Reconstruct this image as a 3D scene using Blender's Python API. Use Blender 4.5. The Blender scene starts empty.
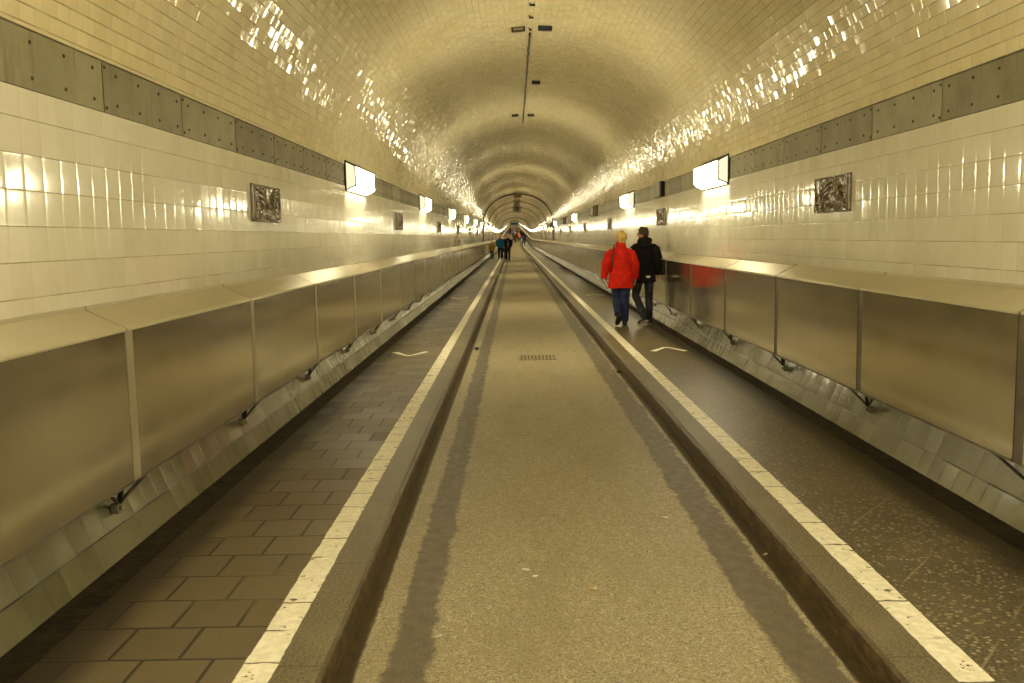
import bpy, bmesh, math, random
from mathutils import Vector, Matrix
PI = math.pi
random.seed(7)
sc = bpy.context.scene
COL = sc.collection
UP = Vector((0, 0, 1))

# ------------------------------------------------------------------ node helpers
class Mat:
    def __init__(self, name):
        self.m = bpy.data.materials.new(name); self.m.use_nodes = True
        self.t = self.m.node_tree; self.t.nodes.clear()
        self.out = self.t.nodes.new('ShaderNodeOutputMaterial')
        self._uv = None
    def put(self, sock, v):
        if v is None: return
        if hasattr(v, 'is_output'): self.t.links.new(v, sock)
        elif isinstance(v, (tuple, list)):
            v = tuple(v)
            if len(sock.default_value) == 4 and len(v) == 3: v = v + (1,)
            sock.default_value = v
        else: sock.default_value = v
    def node(self, typ, **kw):
        n = self.t.nodes.new(typ)
        for k, v in kw.items(): setattr(n, k, v)
        return n
    def math(self, op, a, b=None, c=None, clamp=False):
        n = self.node('ShaderNodeMath', operation=op, use_clamp=clamp)
        for i, v in enumerate((a, b, c)): self.put(n.inputs[i], v)
        return n.outputs[0]
    def vmath(self, op, a, b=None, scale=None):
        n = self.node('ShaderNodeVectorMath', operation=op)
        self.put(n.inputs[0], a)
        if b is not None: self.put(n.inputs[1], b)
        if scale is not None: self.put(n.inputs['Scale'], scale)
        return n.outputs['Value'] if op in ('DOT_PRODUCT', 'LENGTH') else n.outputs[0]
    def mix(self, f, a, b, mode='MIX'):
        n = self.node('ShaderNodeMix', data_type='RGBA', blend_type=mode)
        self.put(n.inputs[0], f); self.put(n.inputs[6], a); self.put(n.inputs[7], b)
        return n.outputs[2]
    def rng(self, v, a, b, c=0.0, d=1.0, smooth=True):
        n = self.node('ShaderNodeMapRange', interpolation_type='SMOOTHSTEP' if smooth else 'LINEAR')
        for i, x in enumerate((v, a, b, c, d)): self.put(n.inputs[i], x)
        return n.outputs[0]
    def comb(self, x, y, z=0.0):
        n = self.node('ShaderNodeCombineXYZ')
        for i, v in enumerate((x, y, z)): self.put(n.inputs[i], v)
        return n.outputs[0]
    def sep(self, v):
        n = self.node('ShaderNodeSeparateXYZ'); self.put(n.inputs[0], v); return n.outputs
    def noise(self, vec, scale, detail=3.0, rough=0.55, color=False):
        n = self.node('ShaderNodeTexNoise')
        self.put(n.inputs['Vector'], vec); n.inputs['Scale'].default_value = scale
        n.inputs['Detail'].default_value = detail; n.inputs['Roughness'].default_value = rough
        return n.outputs['Color'] if color else n.outputs[0]
    def voronoi(self, vec, scale, feature='F1'):
        n = self.node('ShaderNodeTexVoronoi', feature=feature)
        self.put(n.inputs['Vector'], vec); n.inputs['Scale'].default_value = scale
        return n.outputs
    def white(self, vec):
        n = self.node('ShaderNodeTexWhiteNoise', noise_dimensions='3D'); self.put(n.inputs[0], vec); return n.outputs
    def uv(self):
        if self._uv is None: self._uv = self.node('ShaderNodeUVMap').outputs[0]
        return self._uv
    def obj(self): return self.node('ShaderNodeTexCoord').outputs['Object']
    def pos(self): return self.node('ShaderNodeNewGeometry').outputs['Position']
    def nrm(self): return self.node('ShaderNodeNewGeometry').outputs['Normal']
    def rnd(self): return self.node('ShaderNodeObjectInfo').outputs['Random']
    def bump(self, h, strength=0.3, dist=0.01, normal=None):
        n = self.node('ShaderNodeBump'); n.inputs['Strength'].default_value = strength
        n.inputs['Distance'].default_value = dist; self.put(n.inputs['Height'], h)
        if normal is not None: self.put(n.inputs['Normal'], normal)
        return n.outputs[0]
    def bsdf(self, color, rough=0.5, metal=0.0, normal=None, spec=0.5, **kw):
        n = self.node('ShaderNodeBsdfPrincipled')
        self.put(n.inputs['Base Color'], color); self.put(n.inputs['Roughness'], rough)
        self.put(n.inputs['Metallic'], metal); self.put(n.inputs['Normal'], normal)
        self.put(n.inputs['Specular IOR Level'], spec)
        for k, v in kw.items(): self.put(n.inputs[k], v)
        self.t.links.new(n.outputs[0], self.out.inputs[0])
        return self.m

def simple(name, color, rough=0.6, metal=0.0, nscale=0, namt=0.25, spec=0.5):
    M = Mat(name)
    c = color
    if nscale:
        f = M.noise(M.obj(), nscale, 4.0)
        c = M.mix(M.rng(f, 0.3, 0.7), tuple(x*(1-namt) for x in color), tuple(min(1, x*(1+namt)) for x in color))
    return M.bsdf(c, rough, metal, spec=spec)

def tile_mat(name, w, h, c1, c2, mortar, stagger=0.0, mu=0.0012, mv=0.003, tilt=0.03, pillow=0.03, edge=0.2,
             rough=0.12, grime=(0.6, 0.55, 0.4), grime_amt=0.25, ju=1.0, voff=0.0, wob=0.02, cracks=False, spec=0.6, bulge=0.0):
    M = Mat(name)
    s = M.sep(M.uv())
    v = M.math('DIVIDE', M.math('ADD', s[1], voff), h)
    row = M.math('FLOOR', v)
    u = M.math('DIVIDE', s[0], w)
    if stagger:
        rr = M.white(M.comb(row, 3.7, 1.0))
        u = M.math('ADD', u, M.math('ADD', M.math('MULTIPLY', row, stagger), M.math('MULTIPLY', rr[0], 0.08)))
    col = M.math('FLOOR', u)
    fu = M.math('FRACT', u); fv = M.math('FRACT', v)
    wn = M.white(M.comb(col, row, 0.5))
    rnd = M.sep(wn[1])
    du = M.math('MULTIPLY', M.math('MINIMUM', fu, M.math('SUBTRACT', 1.0, fu)), w)
    dv = M.math('MULTIPLY', M.math('MINIMUM', fv, M.math('SUBTRACT', 1.0, fv)), h)
    jw = M.noise(M.uv(), 3.1, 3.0)
    jv = M.math('MULTIPLY', M.rng(dv, mv*0.5, mv*1.3, 1, 0), M.rng(jw, 0.3, 0.62, 0.6, 1.0))
    jU = M.math('MULTIPLY', M.rng(du, mu*0.5, mu*1.3, 1, 0), M.math('MULTIPLY', M.rng(rnd[2], 0.2, 0.9, 0.25, 1.0), ju))
    joint = M.math('MAXIMUM', jv, jU)
    base = M.mix(rnd[0], c1, c2)
    g = M.math('MULTIPLY', M.rng(M.noise(M.uv(), 0.7, 5.0, 0.65), 0.42, 0.75), grime_amt)
    base = M.mix(g, base, grime, 'MULTIPLY')
    fine = M.math('MULTIPLY', M.rng(M.noise(M.uv(), 9.0, 5.0, 0.7), 0.5, 0.8), grime_amt*0.5)
    base = M.mix(fine, base, grime, 'MULTIPLY')
    if cracks:
        # a few dislodged courses: dark open joints in irregular patches
        cell = M.white(M.comb(M.math('FLOOR', M.math('DIVIDE', s[0], 1.9)), M.math('FLOOR', M.math('DIVIDE', s[1], 0.62)), 9.0))
        patch = M.rng(cell[0], 0.80, 0.82)
        cu = M.math('FRACT', M.math('DIVIDE', s[0], 1.9)); cv = M.math('FRACT', M.math('DIVIDE', s[1], 0.62))
        band = M.math('MULTIPLY', patch, M.math('MAXIMUM', M.rng(M.math('ABSOLUTE', M.math('SUBTRACT', cu, 0.4)), 0.03, 0.04, 1, 0), M.rng(M.math('ABSOLUTE', M.math('SUBTRACT', cv, 0.5)), 0.06, 0.07, 1, 0)))
        joint = M.math('MAXIMUM', joint, M.math('MULTIPLY', M.math('MULTIPLY', band, 1.0), M.math('MAXIMUM', M.rng(dv, 0.002, 0.005, 1, 0), M.rng(du, 0.002, 0.005, 1, 0))))
    colr = M.mix(joint, base, mortar)
    # surface: every tile sits at its own slight angle, edges rounded over
    N = M.nrm(); T = (0.0, 1.0, 0.0); B = M.vmath('CROSS_PRODUCT', T, N)
    eu = M.math('MULTIPLY', M.math('POWER', M.math('ABSOLUTE', M.math('SUBTRACT', M.math('MULTIPLY', fu, 2.0), 1.0)), 9.0), M.math('SIGN', M.math('SUBTRACT', fu, 0.5)))
    ev = M.math('MULTIPLY', M.math('POWER', M.math('ABSOLUTE', M.math('SUBTRACT', M.math('MULTIPLY', fv, 2.0), 1.0)), 9.0), M.math('SIGN', M.math('SUBTRACT', fv, 0.5)))
    wb = M.sep(M.noise(M.uv(), 5.0, 2.0, 0.5, color=True))
    def off(r, f, e, k):
        a = M.math('MULTIPLY', M.math('SUBTRACT', r, 0.5), tilt*2)
        b = M.math('MULTIPLY', M.math('SUBTRACT', f, 0.5), pillow*2)
        c = M.math('MULTIPLY', e, edge*(1.0 if k == 0 else 0.4))
        d = M.math('MULTIPLY', M.math('SUBTRACT', wb[k], 0.5), wob*2)
        return M.math('ADD', M.math('ADD', a, b), M.math('ADD', c, d))
    nn = M.vmath('ADD', N, M.vmath('SCALE', T, scale=off(rnd[1], fu, eu, 0)))
    nn = M.vmath('ADD', nn, M.vmath('SCALE', B, scale=off(rnd[2], fv, ev, 1)))
    nn = M.vmath('NORMALIZE', nn)
    r = M.math('ADD', M.math('MULTIPLY', joint, 0.5), M.rng(rnd[0], 0, 1, rough*0.8, rough*1.25))
    return M.bsdf(colr, r, 0.0, nn, spec=spec)

# ------------------------------------------------------------------ geometry helpers
def dist_stations(y0=-22.0, y1=432.0):
    s = []; y = y0
    while y < y1 - 0.01:
        s.append(y)
        y += 2.0 if y < 160 else 6.0
    s.append(y1); return s
SLOPE = 0.0176; KA, KB = 112.0, 148.0
def rise(y):
    if y <= KA: return 0.0
    if y <= KB: return SLOPE*(y-KA)**2/(2*(KB-KA))
    return SLOPE*(y-(KA+KB)/2)
def incline(y):
    return math.atan(SLOPE*max(0.0, min(1.0, (y-KA)/(KB-KA))))

def link(name, me, parent=None, kind=None, loc=(0, 0, 0)):
    o = bpy.data.objects.new(name, me); COL.objects.link(o); o.location = loc
    if parent is not None: o.parent = parent
    if kind: o['kind'] = kind
    return o
def mesh(name, bm, mats, smooth=False):
    me = bpy.data.meshes.new(name); bm.to_mesh(me); bm.free()
    for m in (mats if isinstance(mats, (list, tuple)) else [mats]): me.materials.append(m)
    if smooth:
        for p in me.polygons: p.use_smooth = True
    return me
def tag(o, label, cat, group=None):
    o['label'] = label; o['category'] = cat
    if group: o['group'] = group
    return o
def empty(name, label, cat, loc=(0, 0, 0), rot=(0, 0, 0), group=None):
    o = bpy.data.objects.new(name, None); COL.objects.link(o); o.location = loc; o.rotation_euler = rot
    o.empty_display_size = 0.1
    return tag(o, label, cat, group)
def copy_tree(o, parent=None):
    c = o.copy(); COL.objects.link(c); c.parent = parent
    for ch in KIDS.get(o.name, []): 
        copy_tree(ch, c)
    return c
KIDS = {}
def part(name, me, parent, loc=(0, 0, 0)):
    o = link(name, me, parent, loc=loc); KIDS.setdefault(parent.name, []).append(o); return o

def sweep(name, prof, mats, slots=None, smooth=False, vmode='arc', v0=0.0, y0=-22.0, y1=432.0, kind='structure'):
    """A cross-section (x, z) drawn along the tunnel; UV = metres along, metres across."""
    st = dist_stations(y0, y1); bm = bmesh.new(); uvl = bm.loops.layers.uv.new('UVMap')
    arc = [v0]
    for a, b in zip(prof, prof[1:]): arc.append(arc[-1]+math.hypot(b[0]-a[0], b[1]-a[1]))
    if vmode == 'x': arc = [abs(p[0]) for p in prof]
    if vmode == 'sx': arc = [p[0] for p in prof]
    grid = [[bm.verts.new((x, y, z+rise(y))) for x, z in prof] for y in st]
    for i in range(len(st)-1):
        for j in range(len(prof)-1):
            f = bm.faces.new((grid[i][j], grid[i][j+1], grid[i+1][j+1], grid[i+1][j]))
            if slots: f.material_index = slots[j]
            for l, (yy, vv) in zip(f.loops, ((st[i], arc[j]), (st[i], arc[j+1]), (st[i+1], arc[j+1]), (st[i+1], arc[j]))):
                l[uvl].uv = (yy, vv)
            f.smooth = smooth
    return link(name, mesh(name, bm, mats), kind=kind)

def box(bm, x0, x1, y0, y1, z0, z1, bev=0.0, slot=0):
    vs = [bm.verts.new((x, y, z)) for x in (x0, x1) for y in (y0, y1) for z in (z0, z1)]
    fs = [bm.faces.new([vs[i] for i in q]) for q in ((0, 1, 3, 2), (4, 6, 7, 5), (0, 4, 5, 1), (2, 3, 7, 6), (0, 2, 6, 4), (1, 5, 7, 3))]
    for f in fs: f.material_index = slot
    if bev:
        es = list({e for f in fs for e in f.edges})
        r = bmesh.ops.bevel(bm, geom=es, offset=bev, segments=2, profile=0.7, affect='EDGES')
        for f in r['faces']: f.material_index = slot
    return fs
def tube(bm, pts, radii, n=8, cap=True, slot=0, ref=Vector((1, 0, 0)), flat=None):
    """Loft of elliptic rings; radii entries are r or (r_side, r_front)."""
    pts = [Vector(p) for p in pts]; rings = []
    for i, p in enumerate(pts):
        d = (pts[min(i+1, len(pts)-1)]-pts[max(i-1, 0)]).normalized()
        s = (ref - d*ref.dot(d)).normalized() if abs(ref.dot(d)) < 0.98 else Vector((0, 1, 0))
        f = d.cross(s).normalized()
        r = radii[i]; ra, rb = r if isinstance(r, tuple) else (r, r)
        rings.append([bm.verts.new(p + s*ra*math.cos(2*PI*k/n) + f*rb*math.sin(2*PI*k/n)) for k in range(n)])
    for a, b in zip(rings, rings[1:]):
        for k in range(n):
            fc = bm.faces.new((a[k], a[(k+1) % n], b[(k+1) % n], b[k])); fc.material_index = slot; fc.smooth = True
    if cap:
        for r, fl in ((rings[0], True), (rings[-1], False)):
            fc = bm.faces.new(list(reversed(r)) if fl else r); fc.material_index = slot
def ball(bm, c, r, seg=14, slot=0, rot=None):
    rx, ry, rz = r if isinstance(r, tuple) else (r, r, r)
    m = Matrix.Translation(Vector(c)) @ (rot.to_4x4() if rot else Matrix.Identity(4)) @ Matrix.Diagonal((rx, ry, rz, 1))
    q = bmesh.ops.create_uvsphere(bm, u_segments=seg, v_segments=max(6, seg*2//3), radius=1.0, matrix=m)
    for v in q['verts']:
        for f in v.link_faces: f.material_index = slot; f.smooth = True
def rod(bm, a, b, r, n=8, slot=0): tube(bm, [a, b], [r, r], n=n, slot=slot)
def prism(bm, poly, y0, y1, slot=0):
    """(x, z) outline extruded along y, closed."""
    A = [bm.verts.new((x, y0, z)) for x, z in poly]; B = [bm.verts.new((x, y1, z)) for x, z in poly]
    n = len(poly); fs = []
    for k in range(n): fs.append(bm.faces.new((A[k], A[(k+1) % n], B[(k+1) % n], B[k])))
    fs.append(bm.faces.new(list(reversed(A)))); fs.append(bm.faces.new(B))
    for f in fs: f.material_index = slot
    return fs
def fixn(bm): bmesh.ops.recalc_face_normals(bm, faces=bm.faces[:])

ONES = 'zeroth first second third fourth fifth sixth seventh eighth ninth tenth eleventh twelfth thirteenth fourteenth fifteenth sixteenth seventeenth eighteenth nineteenth twentieth'.split()
TENS = {2: 'twenty', 3: 'thirty', 4: 'forty', 5: 'fifty', 6: 'sixty'}
TENTH = {3: 'thirtieth', 4: 'fortieth', 5: 'fiftieth', 6: 'sixtieth'}
def ordinal(n):
    if n <= 20: return ONES[n]
    return TENTH[n//10] if n % 10 == 0 else TENS[n//10]+'-'+ONES[n % 10]

# ------------------------------------------------------------------ materials
BASE_PROF = [(2.13, 0.05), (2.155, 0.123), (2.180, 0.185), (2.205, 0.247), (2.235, 0.32), (2.262, 0.39), (2.285, 0.47), (2.300, 0.56), (2.307, 0.66)]
_full = BASE_PROF + [(2.307, 2.234)]
_acc = [0.0]
for _a, _b in zip(_full, _full[1:]): _acc.append(_acc[-1]+math.hypot(_b[0]-_a[0], _b[1]-_a[1]))
BASE_VOFF = (_acc[-1]-0.124) - _acc[3] + 0.17*20        # the joint of the two foot courses
m_wall = tile_mat('glazed_wall_tile', 0.155, 0.148, (0.79, 0.765, 0.66), (0.85, 0.83, 0.73), (0.30, 0.25, 0.13), mu=0.0010, mv=0.0026,
                  tilt=0.008, pillow=0.005, edge=0.085, rough=0.09, grime=(0.72, 0.66, 0.48), grime_amt=0.35, ju=0.55, voff=0.0, wob=0.012, spec=0.42)
m_base = tile_mat('glazed_base_tile', 0.155, 0.17, (0.155, 0.148, 0.084), (0.19, 0.18, 0.104), (0.035, 0.03, 0.014), mu=0.0030, mv=0.0055,
                  tilt=0.018, pillow=0.018, edge=0.05, rough=0.15, grime=(0.5, 0.42, 0.25), grime_amt=0.6, ju=0.9, wob=0.006, voff=BASE_VOFF)
m_vault = tile_mat('glazed_vault_tile', 0.125, 0.075, (0.80, 0.72, 0.47), (0.87, 0.79, 0.54), (0.27, 0.22, 0.105), stagger=0.5, mu=0.0015, mv=0.0042,
                   tilt=0.034, pillow=0.014, edge=0.09, rough=0.09, grime=(0.70, 0.62, 0.42), grime_amt=0.4, ju=0.6, wob=0.010, cracks=True, spec=0.75)
m_ledge = simple('ledge_mortar', (0.62, 0.57, 0.42), 0.5, nscale=6)
m_recess = simple('dark_recess', (0.08, 0.07, 0.05), 0.8)

def lane_mat():
    M = Mat('worn_asphalt'); uv = M.uv(); s = M.sep(uv); x = s[1]
    warp = M.math('MULTIPLY', M.math('SUBTRACT', M.noise(uv, 2.2, 5.0, 0.7), 0.5), 0.10)
    warp2 = M.math('MULTIPLY', M.math('SUBTRACT', M.noise(uv, 9.0, 4.0, 0.7), 0.5), 0.10)
    xw = M.math('ADD', x, M.math('ADD', warp, warp2))
    grain = M.noise(uv, 130.0, 3.0, 0.8); vs = M.voronoi(uv, 95.0); vr = M.sep(vs[1]); mid = M.noise(uv, 14.0, 5.0, 0.65)
    big = M.noise(M.vmath('MULTIPLY', uv, (0.5, 1.4, 1.0)), 1.6, 4.0)
    base = M.mix(M.rng(grain, 0.32, 0.68), (0.105, 0.085, 0.046), (0.43, 0.37, 0.235))
    base = M.mix(M.rng(vr[0], 0.78, 0.86, 0, 0.4), base, (0.56, 0.49, 0.33)); base = M.mix(M.rng(vr[1], 0.84, 0.92, 0, 0.5), base, (0.07, 0.055, 0.03))
    base = M.mix(M.math('MULTIPLY', M.rng(mid, 0.45, 0.75), 0.4), base, (0.40, 0.34, 0.21))
    base = M.mix(M.math('MULTIPLY', M.rng(big, 0.45, 0.7), 0.35), base, (0.19, 0.15, 0.075))
    spots = M.rng(M.voronoi(uv, 5.5)[0], 0.03, 0.05, 0.75, 0)
    base = M.mix(M.math('MULTIPLY', spots, M.rng(M.noise(uv, 3.0), 0.45, 0.55)), base, (0.09, 0.07, 0.05))
    # dark resurfaced strips beside both kerbs
    dark = M.mix(M.rng(grain, 0.35, 0.7), (0.075, 0.060, 0.040), (0.165, 0.135, 0.090))
    dl = M.math('MULTIPLY', M.rng(xw, -0.805, -0.785), M.rng(xw, -0.655, -0.625, 1, 0))
    dr = M.math('MULTIPLY', M.rng(xw, 0.665, 0.695), M.rng(M.math('ADD', xw, M.math('MULTIPLY', warp, 1.2)), 0.865, 0.885, 1, 0))
    base = M.mix(M.math('MAXIMUM', dl, dr), base, dark)
    # damp dirt packed into the foot of the kerb
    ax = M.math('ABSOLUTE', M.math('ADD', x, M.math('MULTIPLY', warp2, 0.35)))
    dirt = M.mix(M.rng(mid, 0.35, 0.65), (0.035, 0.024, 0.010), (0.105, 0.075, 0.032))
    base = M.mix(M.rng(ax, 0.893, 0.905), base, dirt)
    # pale scratch of an old tyre
    return M.bsdf(base, M.rng(mid, 0.3, 0.7, 0.42, 0.62), 0.0, M.bump(grain, 0.28, 0.005), spec=0.4)
m_lane = lane_mat()

def stripe(M, base, ax, uv, s, joints=0.27):
    """White painted line, cracked and chipped along the paving joints."""
    warp = M.math('MULTIPLY', M.math('SUBTRACT', M.noise(uv, 7.0, 4.0), 0.5), 0.02)
    xx = M.math('ADD', ax, warp)
    on = M.math('MULTIPLY', M.rng(xx, 1.133, 1.138), M.rng(xx, 1.253, 1.258, 1, 0))
    chip = M.rng(M.noise(M.vmath('ADD', uv, (3.0, 1.0, 0.0)), 11.0, 5.0, 0.7), 0.605, 0.63)
    f = M.math('FRACT', M.math('ADD', M.math('DIVIDE', s[0], joints), M.math('MULTIPLY', M.noise(uv, 14.0, 3.0), 0.12)))
    crack = M.math('MULTIPLY', M.rng(M.math('ABSOLUTE', M.math('SUBTRACT', f, 0.5)), 0.012, 0.028, 1, 0), M.rng(M.noise(uv, 2.4), 0.38, 0.5, 0.15, 1))
    on = M.math('MULTIPLY', on, M.math('SUBTRACT', 1.0, M.math('MAXIMUM', chip, crack)))
    wear = M.rng(M.noise(uv, 22.0, 4.0), 0.35, 0.7)
    paint = M.mix(wear, (0.70, 0.65, 0.50), (0.84, 0.80, 0.66))
    return M.mix(on, base, paint), on

def pavers_left():
    M = Mat('clay_pavers'); uv = M.uv(); s = M.sep(uv)
    h, w = 0.272, 0.25
    r = M.math('ADD', M.math('DIVIDE', s[0], h), 0.5); row = M.math('FLOOR', r); fr = M.math('FRACT', r)
    c = M.math('ADD', M.math('DIVIDE', s[1], w), M.math('MULTIPLY', row, 0.5)); cc = M.math('FLOOR', c); fc = M.math('FRACT', c)
    rn = M.sep(M.white(M.comb(cc, row, 2.0))[1])
    dr = M.math('MULTIPLY', M.math('MINIMUM', fr, M.math('SUBTRACT', 1.0, fr)), h)
    dc = M.math('MULTIPLY', M.math('MINIMUM', fc, M.math('SUBTRACT', 1.0, fc)), w)
    j = M.rng(M.math('MINIMUM', dr, dc), 0.003, 0.0095, 1, 0)
    g = M.noise(uv, 90.0, 3.0, 0.7); b = M.noise(uv, 1.2, 4.0)
    base = M.mix(rn[0], (0.096, 0.073, 0.038), (0.122, 0.094, 0.051))
    base = M.mix(M.math('MULTIPLY', M.rng(g, 0.4, 0.75), 0.4), base, (0.19, 0.15, 0.085))
    base = M.mix(M.math('MULTIPLY', M.rng(b, 0.45, 0.7), 0.4), base, (0.135, 0.105, 0.057))
    jc = M.mix(M.rng(M.noise(uv, 0.9, 3.0), 0.50, 0.68), (0.018, 0.016, 0.008), (0.15, 0.12, 0.068))
    base = M.mix(M.math('MULTIPLY', j, 0.95), base, jc)
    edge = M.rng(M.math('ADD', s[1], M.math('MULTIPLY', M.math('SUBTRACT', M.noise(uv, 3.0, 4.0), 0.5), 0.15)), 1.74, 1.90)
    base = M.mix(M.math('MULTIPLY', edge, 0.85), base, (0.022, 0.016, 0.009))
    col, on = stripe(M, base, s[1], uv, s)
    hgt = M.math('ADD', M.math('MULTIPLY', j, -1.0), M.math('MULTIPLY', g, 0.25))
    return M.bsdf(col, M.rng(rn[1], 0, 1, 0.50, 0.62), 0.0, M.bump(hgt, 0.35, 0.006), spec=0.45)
def pavers_right():
    M = Mat('speckled_slabs'); uv = M.uv(); s = M.sep(uv)
    k = 0.7071/0.42
    a = M.math('MULTIPLY', M.math('SUBTRACT', s[0], M.math('MULTIPLY', s[1], 1.25)), k*0.85)
    fa = M.math('FRACT', a); d = M.math('MINIMUM', fa, M.math('SUBTRACT', 1.0, fa))
    b = M.math('MULTIPLY', M.math('ADD', s[0], M.math('MULTIPLY', s[1], 0.8)), k*0.85)
    fb = M.math('FRACT', b); d2 = M.math('MINIMUM', fb, M.math('SUBTRACT', 1.0, fb))
    j = M.math('MAXIMUM', M.rng(d, 0.006, 0.016, 1, 0), M.math('MULTIPLY', M.rng(d2, 0.006, 0.014, 1, 0), 0.35))
    g = M.noise(uv, 70.0, 3.0, 0.7); sp = M.voronoi(uv, 48.0); b2 = M.noise(uv, 1.0, 4.0)
    sp2 = M.sep(sp[1])
    base = M.mix(M.rng(g, 0.35, 0.7), (0.045, 0.035, 0.018), (0.155, 0.124, 0.070))
    base = M.mix(M.math('MULTIPLY', M.rng(sp2[0], 0.55, 0.75), M.rng(sp[0], 0.3, 0.5, 0.6, 0)), base, (0.38, 0.33, 0.215))
    base = M.mix(M.math('MULTIPLY', M.rng(b2, 0.45, 0.7), 0.35), base, (0.16, 0.125, 0.072))
    base = M.mix(M.math('MULTIPLY', j, 0.6), base, M.mix(M.rng(M.noise(uv, 1.1), 0.45, 0.55), (0.045, 0.034, 0.02), (0.24, 0.19, 0.11)))
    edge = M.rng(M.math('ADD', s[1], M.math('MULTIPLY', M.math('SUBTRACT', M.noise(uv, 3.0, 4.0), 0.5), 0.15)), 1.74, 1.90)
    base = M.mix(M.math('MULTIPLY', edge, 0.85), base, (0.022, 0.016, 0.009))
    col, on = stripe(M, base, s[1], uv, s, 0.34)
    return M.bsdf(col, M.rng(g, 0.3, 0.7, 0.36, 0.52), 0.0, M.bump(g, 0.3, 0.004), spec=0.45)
m_pav_l, m_pav_r = pavers_left(), pavers_right()
def kerb_mat():
    M = Mat('kerb_stone'); uv = M.uv(); s = M.sep(uv); p = M.sep(M.pos())
    g = M.noise(uv, 80.0, 3.0, 0.7); b = M.noise(uv, 2.5, 4.0)
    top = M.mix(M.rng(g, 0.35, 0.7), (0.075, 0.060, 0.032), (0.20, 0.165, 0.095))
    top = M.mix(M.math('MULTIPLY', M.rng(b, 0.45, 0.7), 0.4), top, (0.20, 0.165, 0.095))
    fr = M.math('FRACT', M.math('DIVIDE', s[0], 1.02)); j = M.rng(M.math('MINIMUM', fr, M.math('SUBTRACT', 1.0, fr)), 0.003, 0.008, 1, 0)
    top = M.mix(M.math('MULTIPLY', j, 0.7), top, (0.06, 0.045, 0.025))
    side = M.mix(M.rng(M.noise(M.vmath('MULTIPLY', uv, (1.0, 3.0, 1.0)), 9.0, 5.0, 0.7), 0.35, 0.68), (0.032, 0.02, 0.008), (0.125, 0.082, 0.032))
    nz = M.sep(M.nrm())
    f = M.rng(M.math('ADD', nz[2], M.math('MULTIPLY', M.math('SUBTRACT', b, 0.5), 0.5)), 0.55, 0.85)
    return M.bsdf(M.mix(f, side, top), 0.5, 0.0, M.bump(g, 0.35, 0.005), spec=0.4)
m_kerb = kerb_mat()
def gutter_mat():
    M = Mat('gutter_dirt'); uv = M.uv()
    c = M.mix(M.rng(M.noise(uv, 8.0, 5.0, 0.7), 0.35, 0.7), (0.013, 0.009, 0.005), (0.042, 0.030, 0.016))
    return M.bsdf(c, 0.75, 0.0, M.bump(M.noise(uv, 25.0, 4.0), 0.6, 0.015), spec=0.3)
m_gutter = gutter_mat()

def steel_mat(name, c1, c2, r0, r1, metal=0.9, wave=0.10):
    M = Mat(name); o = M.obj(); R = M.rnd()
    p = M.vmath('ADD', o, M.comb(M.math('MULTIPLY', R, 37.0), 0.0, M.math('MULTIPLY', R, 11.0)))
    sm = M.noise(p, 2.3, 4.0, 0.6); sm2 = M.noise(M.vmath('MULTIPLY', p, (1.0, 1.0, 0.35)), 6.0, 4.0, 0.65)
    br = M.noise(M.vmath('MULTIPLY', p, (1.0, 60.0, 1.5)), 6.0, 2.0)
    col = M.mix(M.rng(sm, 0.3, 0.7), c1, c2)
    col = M.mix(M.math('MULTIPLY', M.rng(sm2, 0.35, 0.85), 0.12), col, tuple(x*0.6 for x in c1))
    ro = M.math('ADD', M.rng(sm, 0.3, 0.7, r0, r1), M.math('MULTIPLY', M.math('SUBTRACT', br, 0.5), 0.04))
    n = M.bump(M.noise(p, 0.9, 1.0, 0.3), wave, 0.03)
    return M.bsdf(col, ro, metal, n)
m_steel = steel_mat('brushed_steel', (0.49, 0.435, 0.30), (0.56, 0.50, 0.35), 0.13, 0.18, 0.9, 0.16)
m_steel_top = steel_mat('brushed_steel_cover', (0.54, 0.49, 0.35), (0.60, 0.545, 0.40), 0.32, 0.40, 0.45)
m_strip = steel_mat('joint_strip_steel', (0.36, 0.32, 0.225), (0.43, 0.39, 0.28), 0.4, 0.5, 0.25)
m_joint_and_shade = simple('dark_joint_and_edge_shade', (0.13, 0.11, 0.08), 0.55, nscale=5)  # right joint strips, plus the painted shade under the casing fronts
m_iron = simple('dark_iron', (0.045, 0.035, 0.022), 0.5, 0.3, nscale=12)
m_foot = simple('galvanised_foot', (0.22, 0.19, 0.125), 0.6, 0.3, nscale=20)
def plate_mat():
    M = Mat('grey_plate'); o = M.obj(); R = M.rnd()
    p = M.vmath('ADD', o, M.comb(M.math('MULTIPLY', R, 50.0), M.math('MULTIPLY', R, 23.0), 0.0))
    a = M.noise(p, 3.0, 5.0, 0.7)
    dark = M.mix(M.rng(a, 0.3, 0.7), (0.145, 0.125, 0.068), (0.22, 0.195, 0.112))
    lite = M.mix(M.rng(a, 0.3, 0.7), (0.27, 0.25, 0.155), (0.36, 0.335, 0.215))
    c = M.mix(M.rng(R, 0.15, 0.9), dark, lite)
    st = M.noise(M.vmath('MULTIPLY', p, (1.0, 9.0, 0.7)), 3.0, 3.0)
    c = M.mix(M.math('MULTIPLY', M.rng(st, 0.55, 0.75), 0.5), c, (0.13, 0.10, 0.05))
    return M.bsdf(c, 0.5, 0.15, M.bump(a, 0.2, 0.004), spec=0.4)
m_plate = plate_mat()
m_bolt = simple('bolt_head', (0.085, 0.070, 0.040), 0.6, 0.1)
m_frame = simple('lamp_frame_bronze', (0.06, 0.045, 0.03), 0.45, 0.5)
m_dead = simple('unlit_lamp_glass', (0.42, 0.38, 0.30), 0.18, spec=0.7)
LAMP_C = (1.0, 0.885, 0.56)
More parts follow.
